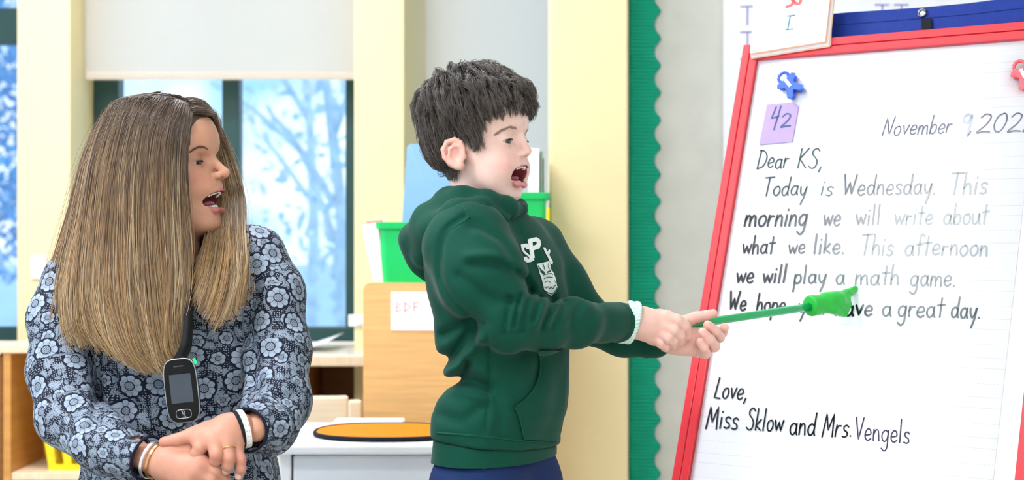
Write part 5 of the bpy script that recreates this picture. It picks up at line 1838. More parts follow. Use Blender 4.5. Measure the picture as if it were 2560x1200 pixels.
wbody = mesh('body', V, Fc, m_skin, woman, col=C)

for s in (1, -1):
    eyeball('eye', fw, we * np.array([1, s, 1]), wR, (1, 0.34 if s > 0 else -.1, -.06), '#2c1f18', wbody)
    pts = []
    for t in np.linspace(-1, 1, 13):
        az = t * 0.85
        dirv = np.array([math.cos(az), math.sin(az) * s, 0.115 - 0.12 * t * t]); dirv /= np.linalg.norm(dirv)
        pts.append(we * np.array([1, s, 1]) + dirv * (wR + .0020))
    V, Fc = tube(fw.world(np.array(pts)), np.concatenate([np.linspace(.0005, .0014, 9), np.linspace(.0012, .0006, 4)]), 6)
    mesh('eyelash', V, Fc, m_lash, wbody)
upper = [H(518, 489, .0185), H(537, 481, .0100), H(545, 478, 0)]
teeth_row('upper_teeth', fw, [p * np.array([1, -1, 1]) for p in upper] + [upper[1], upper[0]], .0065, wbody, n=10)
lower = [H(516, 518, .0155), H(531, 517, .0090), H(538, 516, 0)]
teeth_row('lower_teeth', fw, [p * np.array([1, -1, 1]) for p in lower] + [lower[1], lower[0]], .0050, wbody, n=10)
def wtongue(Q):
    return ell(fw.loc(Q), H(512, 512, 0), (.016, .014, .0060), Rx(-10))
c0 = fw.world(H(520, 508))[0]
V, Fc = polygonise(wtongue, c0 - .03, c0 + .03, .0016)
mesh('tongue', V, Fc, m_tongue, wbody)

# blouse ---------------------------------------------------------------
srow = np.array([(585, 330, 600), (610, 250, 640), (650, 200, 665), (700, 175, 675), (760, 175, 680), (850, 190, 668), (960, 210, 655), (1060, 210, 660), (1140, 195, 672), (1220, 180, 685), (1320, 180, 700)], float)
sz = CZ + (600 - srow[:, 0]) / F * DW
sx_ = ((srow[:, 1] + srow[:, 2]) / 2 - 1280) / F * DW
sw_ = (srow[:, 2] - srow[:, 1]) / 2 / F * DW
def wtorso(Q):
    z = Q[:, 2]
    cx = np.interp(-z, -sz, sx_); hw = np.interp(-z, -sz, sw_)
    dep_ = np.interp(-z, [-sz[0], -sz[2], -sz[5], -sz[-1]], [.060, .085, .112, .125])
    cy = DW + np.interp(-z, [-sz[0], -sz[4], -sz[-1]], [.035, .025, .05])
    rho = ((np.abs(Q[:, 0] - cx) / hw) ** 2.4 + (np.abs(Q[:, 1] - cy) / dep_) ** 2.4) ** (1 / 2.4)
    d = (rho - 1) * dep_ * .9
    return smax(d, np.maximum(sz[-1] - z, z - sz[0]), .02)
r_arm = [Wp(190, 715, .0), Wp(160, 800, -.02), Wp(157, 920, -.05), Wp(178, 1040, -.095), Wp(262, 1108, -.165), g_(372, 1146, .008)]
r_r = [.058, .053, .052, .050, .044, .034]
l_arm = [Wp(632, 645, .01), Wp(680, 740, -.01), Wp(694, 880, -.05), Wp(694, 1000, -.095), Wp(668, 1060, -.15), g_(616, 1076, .012)]
l_r = [.055, .050, .050, .050, .045, .034]
wg = [([(245, 800), (262, 900), (300, 980), (360, 1030)], 16, .007), ([(225, 860), (245, 960), (235, 1060)], 14, .010), ([(130, 1000), (190, 1040), (260, 1060)], 12, .005), ([(180, 1085), (250, 1070), (330, 1090)], 12, .006),
      ([(640, 700), (625, 820), (640, 920), (632, 970)], 16, .009), ([(600, 660), (590, 760), (600, 860)], 14, .005), ([(640, 960), (690, 990), (735, 990)], 12, .006), ([(640, 1015), (680, 1000), (725, 1020)], 12, .005), ([(630, 1045), (660, 1040), (700, 1050)], 9, .003),
      ([(500, 900), (540, 980), (600, 1040)], 18, .006), ([(380, 960), (400, 1060), (390, 1110)], 16, .005), ([(300, 1010), (340, 1080), (400, 1090)], 14, .006), ([(640, 1110), (655, 1150), (645, 1200)], 10, .005), ([(160, 1150), (200, 1180), (220, 1200)], 10, .004),
      ([(120, 880), (160, 900), (210, 890)], 14, .004), ([(660, 800), (700, 820), (735, 810)], 14, .004)]
wgz = [(catmull(np.array(p, float), 5), w, a) for p, w, a in wg]
def wfolds(Q):
    x = 1280 + Q[:, 0] / Q[:, 1] * F; y = 600 - (Q[:, 2] - CZ) / Q[:, 1] * F
    out = np.zeros(len(Q))
    m0 = Q[:, 1] < DW + .02
    X = np.stack([x, y], 1)[m0]
    acc = np.zeros(len(X))
    for pl, w, a in wgz:
        lo_, hi_ = pl.min(0) - 3 * w, pl.max(0) + 3 * w
        m = ((X > lo_) & (X < hi_)).all(1)
        if not m.any(): continue
        Z = X[m]; best = np.full(len(Z), 1e9)
        for i in range(len(pl) - 1):
            ba = pl[i + 1] - pl[i]; pa = Z - pl[i]
            hh = np.clip(pa @ ba / (ba @ ba + 1e-9), 0, 1)
            best = np.minimum(best, ((pa - hh[:, None] * ba) ** 2).sum(1))
        acc[m] += a * np.exp(-best / (w * w))
    out[m0] = acc
    x, y, z = Q[:, 0], Q[:, 1], Q[:, 2]
    return out + .0016 * np.sin(34 * x + 20 * z + 2 * np.sin(26 * y)) * np.sin(27 * z - 18 * y + .7) + .0007 * np.sin(80 * x - 50 * z)
def blouse_raw(Q):
    d = wtorso(Q)
    d = smin(d, chain(Q, r_arm, r_r, .02), .018)
    return smin(d, chain(Q, l_arm, l_r, .02), .018)
def blouse(Q):
    d = blouse_raw(Q) + wfolds(Q)
    vneck = chain(Q, [Wp(440, 560, -.10), Wp(448, 700, -.11), Wp(456, 800, -.115)], [.05, .034, .004], .01)
    nk = chain(Q, [Wp(420, 560, -.02), Wp(415, 640, -.02)], [.058, .060], .01)
    d = smax(d, -vneck, .006)
    for a_, b_ in ((r_arm[-2], r_arm[-1]), (l_arm[-2], l_arm[-1])):
        t_ = (b_ - a_) / np.linalg.norm(b_ - a_)
        d = smax(d, -smax(sph(Q, b_, .055), -((Q - b_) @ t_), .004), .003)
        d = smax(d, -rc(Q, b_ - t_ * .022, b_ + t_ * .02, .0285, .0295), .002)
    return smax(d, -nk, .006)
def floral():
    m = bpy.data.materials.new('navy_floral_print')
    m.use_nodes = True
    n, l = m.node_tree.nodes, m.node_tree.links
    b = n['Principled BSDF']
    b.inputs['Roughness'].default_value = 0.7
    b.inputs['Specular IOR Level'].default_value = 0.3
    at = n.new('ShaderNodeAttribute'); at.attribute_name = 'Col'
    def V_(op, a, b_=None, out=0):
        x = n.new('ShaderNodeVectorMath'); x.operation = op
        for i, v in enumerate((a, b_)):
            if v is None: continue
            if isinstance(v, tuple): x.inputs[i].default_value = v
            elif isinstance(v, (int, float)): x.inputs['Scale'].default_value = v
            else: l.new(v, x.inputs[i])
        return x.outputs[out]
    def M(op, a, b_=None, c=None):
        x = n.new('ShaderNodeMath'); x.operation = op
        for i, v in enumerate((a, b_, c)):
            if v is None: continue
            if isinstance(v, (int, float)): x.inputs[i].default_value = v
            else: l.new(v, x.inputs[i])
        return x.outputs[0]
    def cells(scale, rand, off):
        p = V_('ADD', V_('SCALE', at.outputs['Vector'], scale), off)
        v = n.new('ShaderNodeTexVoronoi'); v.voronoi_dimensions = '2D'; v.feature = 'F1'
        v.inputs['Scale'].default_value = 1.0; v.inputs['Randomness'].default_value = rand
        l.new(p, v.inputs['Vector'])
        loc_ = V_('SUBTRACT', p, v.outputs['Position'])
        s = n.new('ShaderNodeSeparateXYZ'); l.new(loc_, s.inputs[0])
        col = n.new('ShaderNodeSeparateColor'); l.new(v.outputs['Color'], col.inputs[0])
        r = M('SQRT', M('ADD', M('MULTIPLY', s.outputs[0], s.outputs[0]), M('MULTIPLY', s.outputs[1], s.outputs[1])))
        a = M('ADD', M('ARCTAN2', s.outputs[1], s.outputs[0]), M('MULTIPLY', col.outputs[0], 6.28))
        return s, r, a, col, v
    def soft(x, lo_, hi_):
        q = n.new('ShaderNodeMapRange'); q.interpolation_type = 'SMOOTHSTEP'
        q.inputs['From Min'].default_value = lo_; q.inputs['From Max'].default_value = hi_
        l.new(x, q.inputs['Value'])
        return q.outputs[0]
    def flower(scale, rand, off, R, petals, keep=0.0):
        s, r, a, col, v = cells(scale, rand, off)
        R_ = M('MULTIPLY', M('ADD', 0.78, M('MULTIPLY', 0.22, M('POWER', M('ABSOLUTE', M('COSINE', M('MULTIPLY', a, petals / 2.0))), 0.6))), R)
        body = M('SUBTRACT', 1.0, soft(M('SUBTRACT', r, R_), -0.012, 0.004))
        gap = soft(M('ABSOLUTE', M('COSINE', M('MULTIPLY', a, petals / 2.0))), 0.03, 0.16)
        centre = M('SUBTRACT', 1.0, soft(r, R * 0.34, R * 0.36))
        ring = M('MULTIPLY', soft(r, R * 0.34, R * 0.36), M('SUBTRACT', 1.0, soft(r, R * 0.42, R * 0.45)))
        petal = M('MULTIPLY', body, M('MULTIPLY', gap, M('SUBTRACT', 1.0, ring)))
        vein = M('MULTIPLY', soft(M('SINE', M('MULTIPLY', a, petals * 5.0)), 0.3, 0.9), M('SUBTRACT', 1.0, soft(r, R * 0.6, R * 0.8)))
        petal = M('MULTIPLY', petal, M('SUBTRACT', 1.0, M('MULTIPLY', vein, 0.55)))
        dot = soft(M('MULTIPLY', M('SINE', M('MULTIPLY', s.outputs[0], 110 / R * 0.36)), M('SINE', M('MULTIPLY', s.outputs[1], 110 / R * 0.36))), -0.1, 0.3)
        cen = M('MULTIPLY', centre, M('ADD', 0.25, M('MULTIPLY', dot, 0.75)))
        mask = M('MAXIMUM', M('MULTIPLY', petal, M('SUBTRACT', 1.0, centre)), cen)
        halo = M('SUBTRACT', 1.0, soft(r, R * 1.10, R * 1.16))
        if keep:
            k = M('GREATER_THAN', col.outputs[1], keep)
            mask = M('MULTIPLY', mask, k); halo = M('MULTIPLY', halo, k)
        return mask, halo
    def leaves(scale, rand, off, Lx, Ly):
        s, r, a, col, v = cells(scale, rand, off)
        u = M('MULTIPLY', r, M('COSINE', a)); w = M('MULTIPLY', r, M('SINE', a))
        wid = M('MULTIPLY', M('SUBTRACT', 1.0, M('POWER', M('DIVIDE', u, Lx), 2.0)), Ly)
        wid = M('MULTIPLY', wid, M('ADD', 1.0, M('MULTIPLY', 0.30, M('SINE', M('MULTIPLY', u, 42.0)))))
        body = M('SUBTRACT', 1.0, soft(M('SUBTRACT', M('ABSOLUTE', w), wid), -0.03, 0.01))
        veins = soft(M('ABSOLUTE', w), 0.008, 0.022)
        hatch = M('ADD', 0.55, M('MULTIPLY', 0.45, soft(M('SINE', M('MULTIPLY', M('ADD', u, M('MULTIPLY', M('ABSOLUTE', w), 1.2)), 60.0)), -0.3, 0.3)))
        return M('MULTIPLY', M('MULTIPLY', body, veins), hatch)
    f1, h1 = flower(1 / 0.055, 0.7, (3.3, 1.7, 0), 0.315, 8)
    f2, h2 = flower(1 / 0.034, 0.85, (7.1, 5.2, 0), 0.30, 6, 0.55)
    lv = leaves(1 / 0.021, 0.9, (2.2, 9.4, 0), 0.50, 0.26)
    lv2 = leaves(1 / 0.0125, 1.0, (5.2, 3.4, 0), 0.46, 0.22)
    dv = n.new('ShaderNodeTexVoronoi'); dv.voronoi_dimensions = '2D'
    dv.inputs['Scale'].default_value = 1 / 0.0036; dv.inputs['Randomness'].default_value = 0.5
    l.new(at.outputs['Vector'], dv.inputs['Vector'])
    dots = M('MULTIPLY', M('SUBTRACT', 1.0, soft(dv.outputs['Distance'], 0.20, 0.30)), 0.8)
    bgm = M('MAXIMUM', M('MAXIMUM', M('MULTIPLY', lv, 0.9), M('MULTIPLY', lv2, 0.75)), dots)
    nh2 = M('SUBTRACT', 1.0, h2)
    m2 = M('MAXIMUM', M('MULTIPLY', f2, 0.95), M('MULTIPLY', bgm, nh2))
    nh1 = M('SUBTRACT', 1.0, h1)
    m1 = M('MAXIMUM', f1, M('MULTIPLY', m2, nh1))
    mx = n.new('ShaderNodeMix'); mx.data_type = 'RGBA'
    mx.inputs[6].default_value = L4('#0d1226'); mx.inputs[7].default_value = L4('#9fadbf')
    l.new(m1, mx.inputs[0])
    l.new(mx.outputs[2], b.inputs['Base Color'])
    return m
m_floral = floral()
def uvcol(V):
    """print coordinates: unrolled around the torso and each sleeve, so the flowers follow the cloth"""
    best = np.full(len(V), 1e9); U = np.zeros((len(V), 3))
    limbs = [([np.array([sx_[i], DW + .03, sz[i]]) for i in (0, 4, 8, 10)], [.15, .15, .15, .16], (.15, .105), 0.0), (r_arm, r_r, (1, 1), 1.3), (l_arm, l_r, (1, 1), 2.7)]
    for pts, rs, sq, off in limbs:
        acc = 0.0
        R = .13 if off == 0 else .05
        for i in range(len(pts) - 1):
            a, b = np.asarray(pts[i]), np.asarray(pts[i + 1])
            L_ = np.linalg.norm(b - a); t_ = (b - a) / L_
            x = (V - a) @ t_; xc = np.clip(x, 0, L_)
            rel = V - a - xc[:, None] * t_
            if off == 0:
                d = wtorso(V) if i == 0 else np.full(len(V), 1e8)
                if i == 0:
                    cx = np.interp(-V[:, 2], -sz, sx_)
                    th = np.arctan2((V[:, 0] - cx) / .15, -(V[:, 1] - DW - .03) / .105)
                    u, v = R * th, V[:, 2]
            else:
                d = np.linalg.norm(rel, axis=1) - (rs[i] + (rs[i + 1] - rs[i]) * xc / L_)
                e1 = np.array([0, -1.0, 0]); e1 = e1 - (e1 @ t_) * t_; e1 /= np.linalg.norm(e1); e2 = np.cross(t_, e1)
                u, v = R * np.arctan2(rel @ e2, rel @ e1), acc + x
            acc += L_
            m = d < best
            best[m] = d[m]
            U[m, 0] = u[m] + off; U[m, 1] = v[m] + off
    return U
V, Fc = polygonise(blouse, (-.84, 2.12, .43), (-.29, 2.66, .98), 0.0034)
bl = mesh('blouse', V, Fc, m_floral, woman, col=uvcol(V))
# cuffs
m_cuff = mat('dark_plum_cuff', '#1c1a30', 0.8, 0.2, 0.1)
for pts, rr in ((r_arm, .0345), (l_arm, .0345)):
    a, b = pts[-2], pts[-1]
    t_ = (b - a) / np.linalg.norm(b - a)
    q = np.linspace(0, 2 * math.pi, 40, endpoint=False)
    ua = np.cross(t_, [0, 0, 1.0]); ua /= np.linalg.norm(ua); va = np.cross(ua, t_)
    ring = b + t_ * .033 * 0 + np.cos(q)[:, None] * ua * rr * .93 + np.sin(q)[:, None] * va * rr * .93 + t_ * (-.001 + .001 * np.sin(3 * q))[:, None]
    V, Fc = tube(ring, .0022, 8, True)
    mesh('cuff_edge', V, Fc, m_cuff, bl)
# trousers and chair, mostly below the frame
m_trou = mat('charcoal_trousers', '#2b2e36', 0.8, 0.2, 0.08, 60)
def trousers(Q):
    d = None
    for px, kx in ((330, -.66), (560, -.44)):
        hip = np.array([Wp(px, 0)[0] * .98, DW + .10, .40]); knee = np.array([kx, 2.08, .43]); foot = np.array([kx + .01, 2.12, .07])
        e = chain(Q, [hip, knee, foot], [.085, .060, .045], .02)
        d = e if d is None else smin(d, e, .02)
    return d
V, Fc = polygonise(trousers, (-.85, 1.95, .0), (-.30, 2.72, .56), .007)
mesh('trousers', V, Fc, m_trou, woman)
for kx in (-.66, -.44):
    def wshoe(Q):
        return smax(chain(Q, [np.array([kx, 2.16, .045]), np.array([kx, 2.04, .036]), np.array([kx, 1.96, .03])], [.042, .042, .034], .02), .002 - Q[:, 2], .004)
    V, Fc = polygonise(wshoe, (kx - .06, 1.90, -.01), (kx + .06, 2.22, .10), .005)
    mesh('shoe', V, Fc, m_shoe, woman)
st_ = thing('stool', 'low grey stool under the seated adult', 'stool', (Wp(440, 0)[0], DW + .10, 0))
c = np.array([Wp(440, 0)[0], DW + .10])
prism('seat', [(c[0] + .17 * math.cos(q), c[1] + .17 * math.sin(q), .285) for q in np.linspace(0, 2 * math.pi, 32, endpoint=False)], np.array([0, 0, .03]), mat('grey_plastic', '#8d929b', 0.5, 0.4), st_, .006)
for q in range(4):
    a = q * math.pi / 2 + .78
    V, Fc = tube([(c[0] + .15 * math.cos(a), c[1] + .15 * math.sin(a), .002), (c[0] + .11 * math.cos(a), c[1] + .11 * math.sin(a), .29)], .012, 8)
    mesh('leg', V, Fc, m_nickel, st_)

# hair -------------------------------------------------------------------
rw = np.random.default_rng(21)
GU = [  # (px, py, depth offset) from root to tip
 [(474, 292, -.045), (466, 350, -.072), (467, 440, -.084), (473, 540, -.088), (474, 640, -.100), (462, 740, -.128), (452, 820, -.138), (462, 878, -.140)],
 [(462, 272, -.042), (446, 340, -.080), (440, 440, -.094), (446, 560, -.100), (450, 670, -.118), (444, 770, -.140), (440, 850, -.148), (462, 900, -.148)],
 [(446, 258, -.036), (412, 325, -.084), (402, 440, -.100), (402, 570, -.108), (408, 690, -.128), (414, 800, -.148), (424, 880, -.154), (452, 908, -.152)],
 [(432, 248, -.028), (376, 300, -.078), (356, 430, -.102), (352, 570, -.112), (358, 700, -.134), (370, 810, -.152), (394, 895, -.158), (430, 922, -.155)],
 [(420, 241, -.020), (345, 280, -.070), (312, 420, -.098), (302, 570, -.112), (304, 710, -.136), (322, 820, -.152), (352, 900, -.158), (395, 930, -.154)],
 [(408, 237, -.008), (318, 264, -.055), (272, 400, -.084), (255, 560, -.100), (248, 700, -.126), (262, 800, -.146), (292, 872, -.152), (335, 915, -.150)],
 [(398, 236, .002), (298, 258, -.030), (240, 380, -.058), (212, 540, -.074), (196, 670, -.098), (196, 760, -.118), (212, 830, -.128), (238, 872, -.128)],
 [(390, 236, .012), (284, 258, .000), (222, 380, -.022), (188, 530, -.040), (160, 650, -.064), (146, 740, -.082), (146, 810, -.090), (160, 862, -.094)],
 [(384, 238, .022), (276, 262, .030), (212, 385, .020), (174, 520, .006), (138, 640, -.014), (112, 720, -.030), (98, 755, -.036), (92, 772, -.038)],
 [(384, 240, .034), (284, 275, .062), (225, 400, .064), (190, 520, .060), (160, 630, .056), (142, 700, .060), (132, 745, .064), (128, 780, .066)],
 [(392, 240, .044), (320, 275, .090), (280, 400, .108), (262, 520, .112), (258, 630, .112), (260, 710, .116), (262, 770, .118), (264, 810, .118)],
 [(404, 240, .050), (390, 275, .098), (380, 400, .118), (380, 520, .120), (386, 630, .118), (390, 710, .118), (392, 770, .118), (394, 810, .118)],
 [(418, 240, .050), (452, 272, .088), (470, 380, .108), (478, 500, .108), (486, 610, .104), (490, 690, .100), (492, 750, .098), (494, 790, .098)],
 [(430, 240, .044), (492, 268, .074), (532, 350, .092), (556, 450, .092), (568, 545, .070), (586, 640, .010), (600, 720, -.060), (590, 770, -.105)],
 [(442, 242, .034), (510, 268, .058), (560, 345, .080), (592, 440, .080), (606, 505, .050), (606, 580, -.030), (616, 680, -.100), (604, 770, -.128)],
 [(452, 246, .022), (512, 276, .044), (552, 345, .072), (582, 440, .076), (594, 530, .030), (596, 620, -.060), (586, 730, -.118), (552, 822, -.138)],
 [(460, 254, .006), (506, 282, .028), (540, 340, .064), (562, 430, .074), (570, 530, .030), (564, 620, -.055), (544, 720, -.112), (512, 800, -.136)],
 [(466, 264, -.010), (500, 286, .016), (532, 332, .056), (548, 400, .072), (552, 520, .046), (534, 600, -.035), (512, 680, -.095), (488, 760, -.130)],
 [(472, 276, -.025), (498, 292, -.006), (527, 322, .035), (545, 385, .066), (550, 490, .060), (540, 580, -.004), (516, 660, -.075), (488, 730, -.112)],
 [(474, 290, -.038), (490, 297, -.022), (513, 308, .012), (535, 348, .056), (547, 430, .068), (542, 550, .034), (514, 640, -.055), (482, 710, -.098)],
]
GU = np.array(GU, float)
GW = np.stack([np.stack([P(x, y, DW + z) for x, y, z in g]) for g in GU])       # (n,8,3)
fine = np.stack([catmull(g, 4) for g in GW])                                    # (n, 29, 3)
NG, MP = fine.shape[:2]
def interp_guides(t):
    """t in [0, NG-1] -> smooth curve between neighbouring guides"""
    i = np.clip(np.floor(t).astype(int), 0, NG - 2); f = (t - i)
    f = f[:, None, None]
    p0 = fine[np.clip(i - 1, 0, NG - 1)]; p1 = fine[i]; p2 = fine[i + 1]; p3 = fine[np.clip(i + 2, 0, NG - 1)]
    return 0.5 * (2 * p1 + (p2 - p0) * f + (2 * p0 - 5 * p1 + 4 * p2 - p3) * f ** 2 + (3 * p1 - p0 - 3 * p2 + p3) * f ** 3)
axis0 = fw.world(H(415, 400))[0]
dens = np.array([1.3, 1.5, 1.5, 1.5, 1.5, 1.5, 1.3, 1.1, .8, .5, .4, .4, .5, .9, 1.1, 1.1, .9, .9, .8])
NCL = 900
cum = np.concatenate([[0], np.cumsum(dens / dens.sum())])
ct = np.interp(rw.random(NCL), cum, np.arange(NG))
kids = 11
t_all = np.clip(np.repeat(ct, kids) + rw.normal(0, .10, NCL * kids), 0, NG - 1.001)
S = interp_guides(t_all)
CL = interp_guides(np.clip(ct, 0, NG - 1.001))
CLr = np.repeat(CL, kids, 0)
tn = np.linspace(0, 1, MP)
clump = (.78 * sm01(tn, .12, .9))[None, :, None]
CLr = CLr + np.repeat(rw.normal(0, .0042, (NCL, 1, 3)), kids, 0) * sm01(tn, 0, .5)[None, :, None]
S = S * (1 - clump) + CLr * clump
# depth inside the hair mass, per clump and per strand
inn = np.repeat(rw.random(NCL) ** 1.6 * .10, kids) + rw.random(NCL * kids) * .05
cen = np.stack([np.full(MP, axis0[0]), np.full(MP, axis0[1]), np.zeros(MP)], 1)
hz = S.copy(); 
dirc = S - axis0; dirc[:, :, 2] *= np.where(tn < .25, 1, 0)[None]
S = S - dirc * (inn[:, None] * np.interp(tn, [0, .1, .5, 1], [.15, .8, 1.0, .9])[None])[..., None]
# waviness
ph = np.repeat(rw.uniform(0, 6.28, (NCL, 3)), kids, 0)
amp = np.repeat(rw.uniform(.001, .0085, NCL), kids)
for c in range(3):
    S[:, :, c] += amp[:, None] * np.sin(tn[None] * (7 + 3 * c) + ph[:, c:c + 1]) * tn[None] ** .7
    S[:, :, c] += rw.normal(0, .0011, (len(S), 1)) * tn[None] + rw.normal(0, .0016, (len(S), 1))
# ends at different lengths
cut = np.where(rw.random(len(S)) < .3, rw.uniform(.72, 1.0, len(S)), rw.uniform(.90, 1.0, len(S)))
MK = 16
idx = cut[:, None] * np.linspace(0, 1, MK)[None] * (MP - 1)
i0 = np.clip(idx.astype(int), 0, MP - 2); ff = (idx - i0)[..., None]
ar = np.arange(len(S))[:, None]
S = S[ar, i0] * (1 - ff) + S[ar, i0 + 1] * ff
tk = np.linspace(0, 1, MK)
Sf = S[:, :9].reshape(-1, 3)
want = np.tile(np.interp(np.linspace(0, 1, 9), [0, .15, 1], [.002, .0075, .007]), len(S)) + np.repeat(rw.uniform(-.003, .004, len(S)), 9)
for _ in range(2):
    dd_ = whead(Sf)
    push = np.clip(want - dd_, 0, .03)
    Sf = Sf + grad(whead, Sf) * push[:, None]
S[:, :9] = Sf.reshape(len(S), 9, 3)
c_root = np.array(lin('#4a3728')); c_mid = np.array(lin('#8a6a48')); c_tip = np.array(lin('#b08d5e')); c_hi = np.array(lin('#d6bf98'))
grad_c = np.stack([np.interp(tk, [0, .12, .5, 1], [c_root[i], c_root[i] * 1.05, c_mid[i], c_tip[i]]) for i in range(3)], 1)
tone = np.repeat(rw.normal(0, .24, NCL), kids) + rw.normal(0, .10, len(S))
hi_ = (np.repeat(rw.random(NCL) < .22, kids) * rw.uniform(.2, .8, len(S)))
Cs = grad_c[None] * (1 + tone)[:, None, None]
hm = hi_[:, None, None] * sm01(tk, .1, .4)[None, :, None]
Cs = np.clip(Cs * (1 - hm) + c_hi * hm, .01, 1)
rad_ = np.interp(tk, [0, .6, 1], [.00052, .00052, .00016])[None] * rw.uniform(.7, 1.25, len(S))[:, None]
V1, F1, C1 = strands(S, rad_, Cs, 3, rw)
# stray single hairs standing off the mass
pick = rw.integers(0, len(S), 420)
T = S[pick].copy()
outw = T - axis0; outw[:, :, 2] *= .15
T = T + outw * (rw.uniform(.01, .10, len(T))[:, None] * np.sin(tk[None] * 2.6 + rw.uniform(0, .6, (len(T), 1))))[..., None]
for c in range(3):
    T[:, :, c] += rw.uniform(.001, .006, (len(T), 1)) * np.sin(tk[None] * rw.uniform(5, 14, (len(T), 1)) + rw.uniform(0, 6, (len(T), 1))) * tk[None]
V4, F4, C4 = strands(T, np.full(T.shape[:2], .00022), np.clip(Cs[pick] * 1.35, 0, 1), 3, rw)
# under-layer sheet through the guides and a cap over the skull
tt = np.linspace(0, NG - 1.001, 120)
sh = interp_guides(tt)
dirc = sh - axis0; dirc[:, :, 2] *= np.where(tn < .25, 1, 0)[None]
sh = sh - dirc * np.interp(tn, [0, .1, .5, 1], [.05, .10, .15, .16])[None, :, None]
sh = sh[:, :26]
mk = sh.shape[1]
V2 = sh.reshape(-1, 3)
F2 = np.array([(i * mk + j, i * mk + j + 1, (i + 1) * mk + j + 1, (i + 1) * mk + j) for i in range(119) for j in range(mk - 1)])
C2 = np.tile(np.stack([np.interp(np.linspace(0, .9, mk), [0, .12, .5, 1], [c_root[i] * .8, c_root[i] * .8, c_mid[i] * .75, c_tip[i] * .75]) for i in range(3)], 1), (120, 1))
hlx = np.array([250, 440, 470, 480, 495, 520, 560]); hly = np.array([480, 480, 440, 320, 300, 296, 290])
def wcap(Q):
    d = whead(Q) - .0015
    q = fw.loc(Q); z = q.copy(); z[:, 1] = np.abs(z[:, 1])
    w = fw.world(z)
    x = 1280 + w[:, 0] / w[:, 1] * F; y = 600 - (w[:, 2] - CZ) / w[:, 1] * F
    d = smax(d, (y - np.interp(x, hlx, hly)) * fw.k, .004)
    return smax(d, -(whead(Q) + .004), .001)
V3, F3 = polygonise(wcap, lo + np.array([-.01, -.01, .05]), hi + .02, 0.0028)
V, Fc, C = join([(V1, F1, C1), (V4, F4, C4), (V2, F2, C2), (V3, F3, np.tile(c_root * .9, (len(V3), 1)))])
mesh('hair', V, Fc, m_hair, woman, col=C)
for s in (1, -1):
    bp = [H(478, 381, .052), H(492, 372, .046), H(508, 369, .036), H(522, 374, .020)]
    q = catmull([p * np.array([1, s, 1]) for p in bp], 12)
    Gs = []
    for i in range(160):
        t = rw.random()
        k = t * (len(q) - 2); j = int(k)
        p0 = q[j] + (q[j + 1] - q[j]) * (k - j) + np.array([0, 0, rw.normal(0, .0009)])
        tg = (q[max(j - 1, 0)] - q[j + 1]); tg /= np.linalg.norm(tg)
        s4 = np.array([p0 + tg * .006 * u + np.array([0, 0, .0008 * u]) for u in np.linspace(0, 1, 4)])
        w = fw.world(s4)
        w = w + grad(whead, w) * (np.array([.0000, .0005, .0006, .0004]) - whead(w))[:, None]
        Gs.append(w)
    Gs = np.array(Gs)
    V, Fc, C = strands(Gs, np.full(Gs.shape[:2], .00024), np.tile(np.array(lin('#6a4a37')), (*Gs.shape[:2], 1)), 3, rw)
    mesh('eyebrow', V, Fc, m_hair, woman, col=C)

# lanyard and microphone pendant ----------------------------------------
m_lan = mat('black_lanyard', '#0c0d10', 0.7, 0.3, 0.1, 200)
m_dev = mat('glossy_black_plastic', '#060709', 0.2, 0.25, 0.02)
m_scr = mat('dark_screen', '#39434f', 0.2, 0.5, 0.08, 30)
m_rim = mat('silver_rim', '#b9bdc2', 0.3, 0.5, 0.02, metal=0.8)
dv = thing('microphone_pendant', 'black handheld microphone pendant hanging on a lanyard over the blouse', 'microphone', Wp(455, 980, -.16))
dD = DW - .172
ang = math.radians(6)
cD = P(453.5, 977, dD)
def dpt(x, y, off):
    kx = dD / F
    X = (x * math.cos(ang) - y * math.sin(ang)) * kx; Z = (-(y * math.cos(ang) + x * math.sin(ang))) * kx
    return cD + np.array([X, off - Z * .02, Z])
def dv_out(a, b, n_=4.2, N=56):
    out = []
    for q in np.linspace(0, 2 * math.pi, N, endpoint=False):
        c_, s_ = math.cos(q), math.sin(q)
        out.append((a * math.copysign(abs(c_) ** (2 / n_), c_), b * math.copysign(abs(s_) ** (2 / n_), s_)))
    return out
ang = -ang
prism('case', [dpt(x, y, 0) for x, y in dv_out(40, 79)], np.array([0, .014, 0]), m_dev, dv, .001)
V, Fc = tube([dpt(x, y, .002) for x, y in dv_out(40.5, 79.5)], .0012, 8, True)
mesh('rim', V, Fc, m_rim, dv)
prism('screen', [dpt(x, y, -.0010) for x, y in ((-27, -42), (27, -42), (28, 30), (-27, 30))], np.array([0, .0008, 0]), m_scr, dv)
V, Fc = tube([dpt(x, y + 58, -.0008) for x, y in dv_out(19, 11, 3.5, 32)], .0005, 6, True)
mesh('button', V, Fc, m_rim, dv)
V, Fc = ribbon_mesh([([dpt(x, y, -.0014) for x, y in p], np.array([0, -1.0, 0])) for p in ([(-2, 50), (2, 50), (3, 58), (-3, 58), (-2, 50)], [(-5, 49), (5, 66)], [(0, 60), (0, 66)], [(-4, 66), (4, 66)])], .0007)
mesh('button_icon', V, Fc, m_rim, dv, smooth=False)
V, Fc = ribbon_mesh([([dpt(x, -62 + (i % 2) * .4, -.0012), dpt(x + 3, -62, -.0012)], np.array([0, -1.0, 0])) for i, x in enumerate((-12, -7, -2, 3, 8))], .0022)
mesh('maker_mark', V, Fc, mat('dull_grey_print', '#3c4046', 0.5, 0.3), dv, smooth=False)
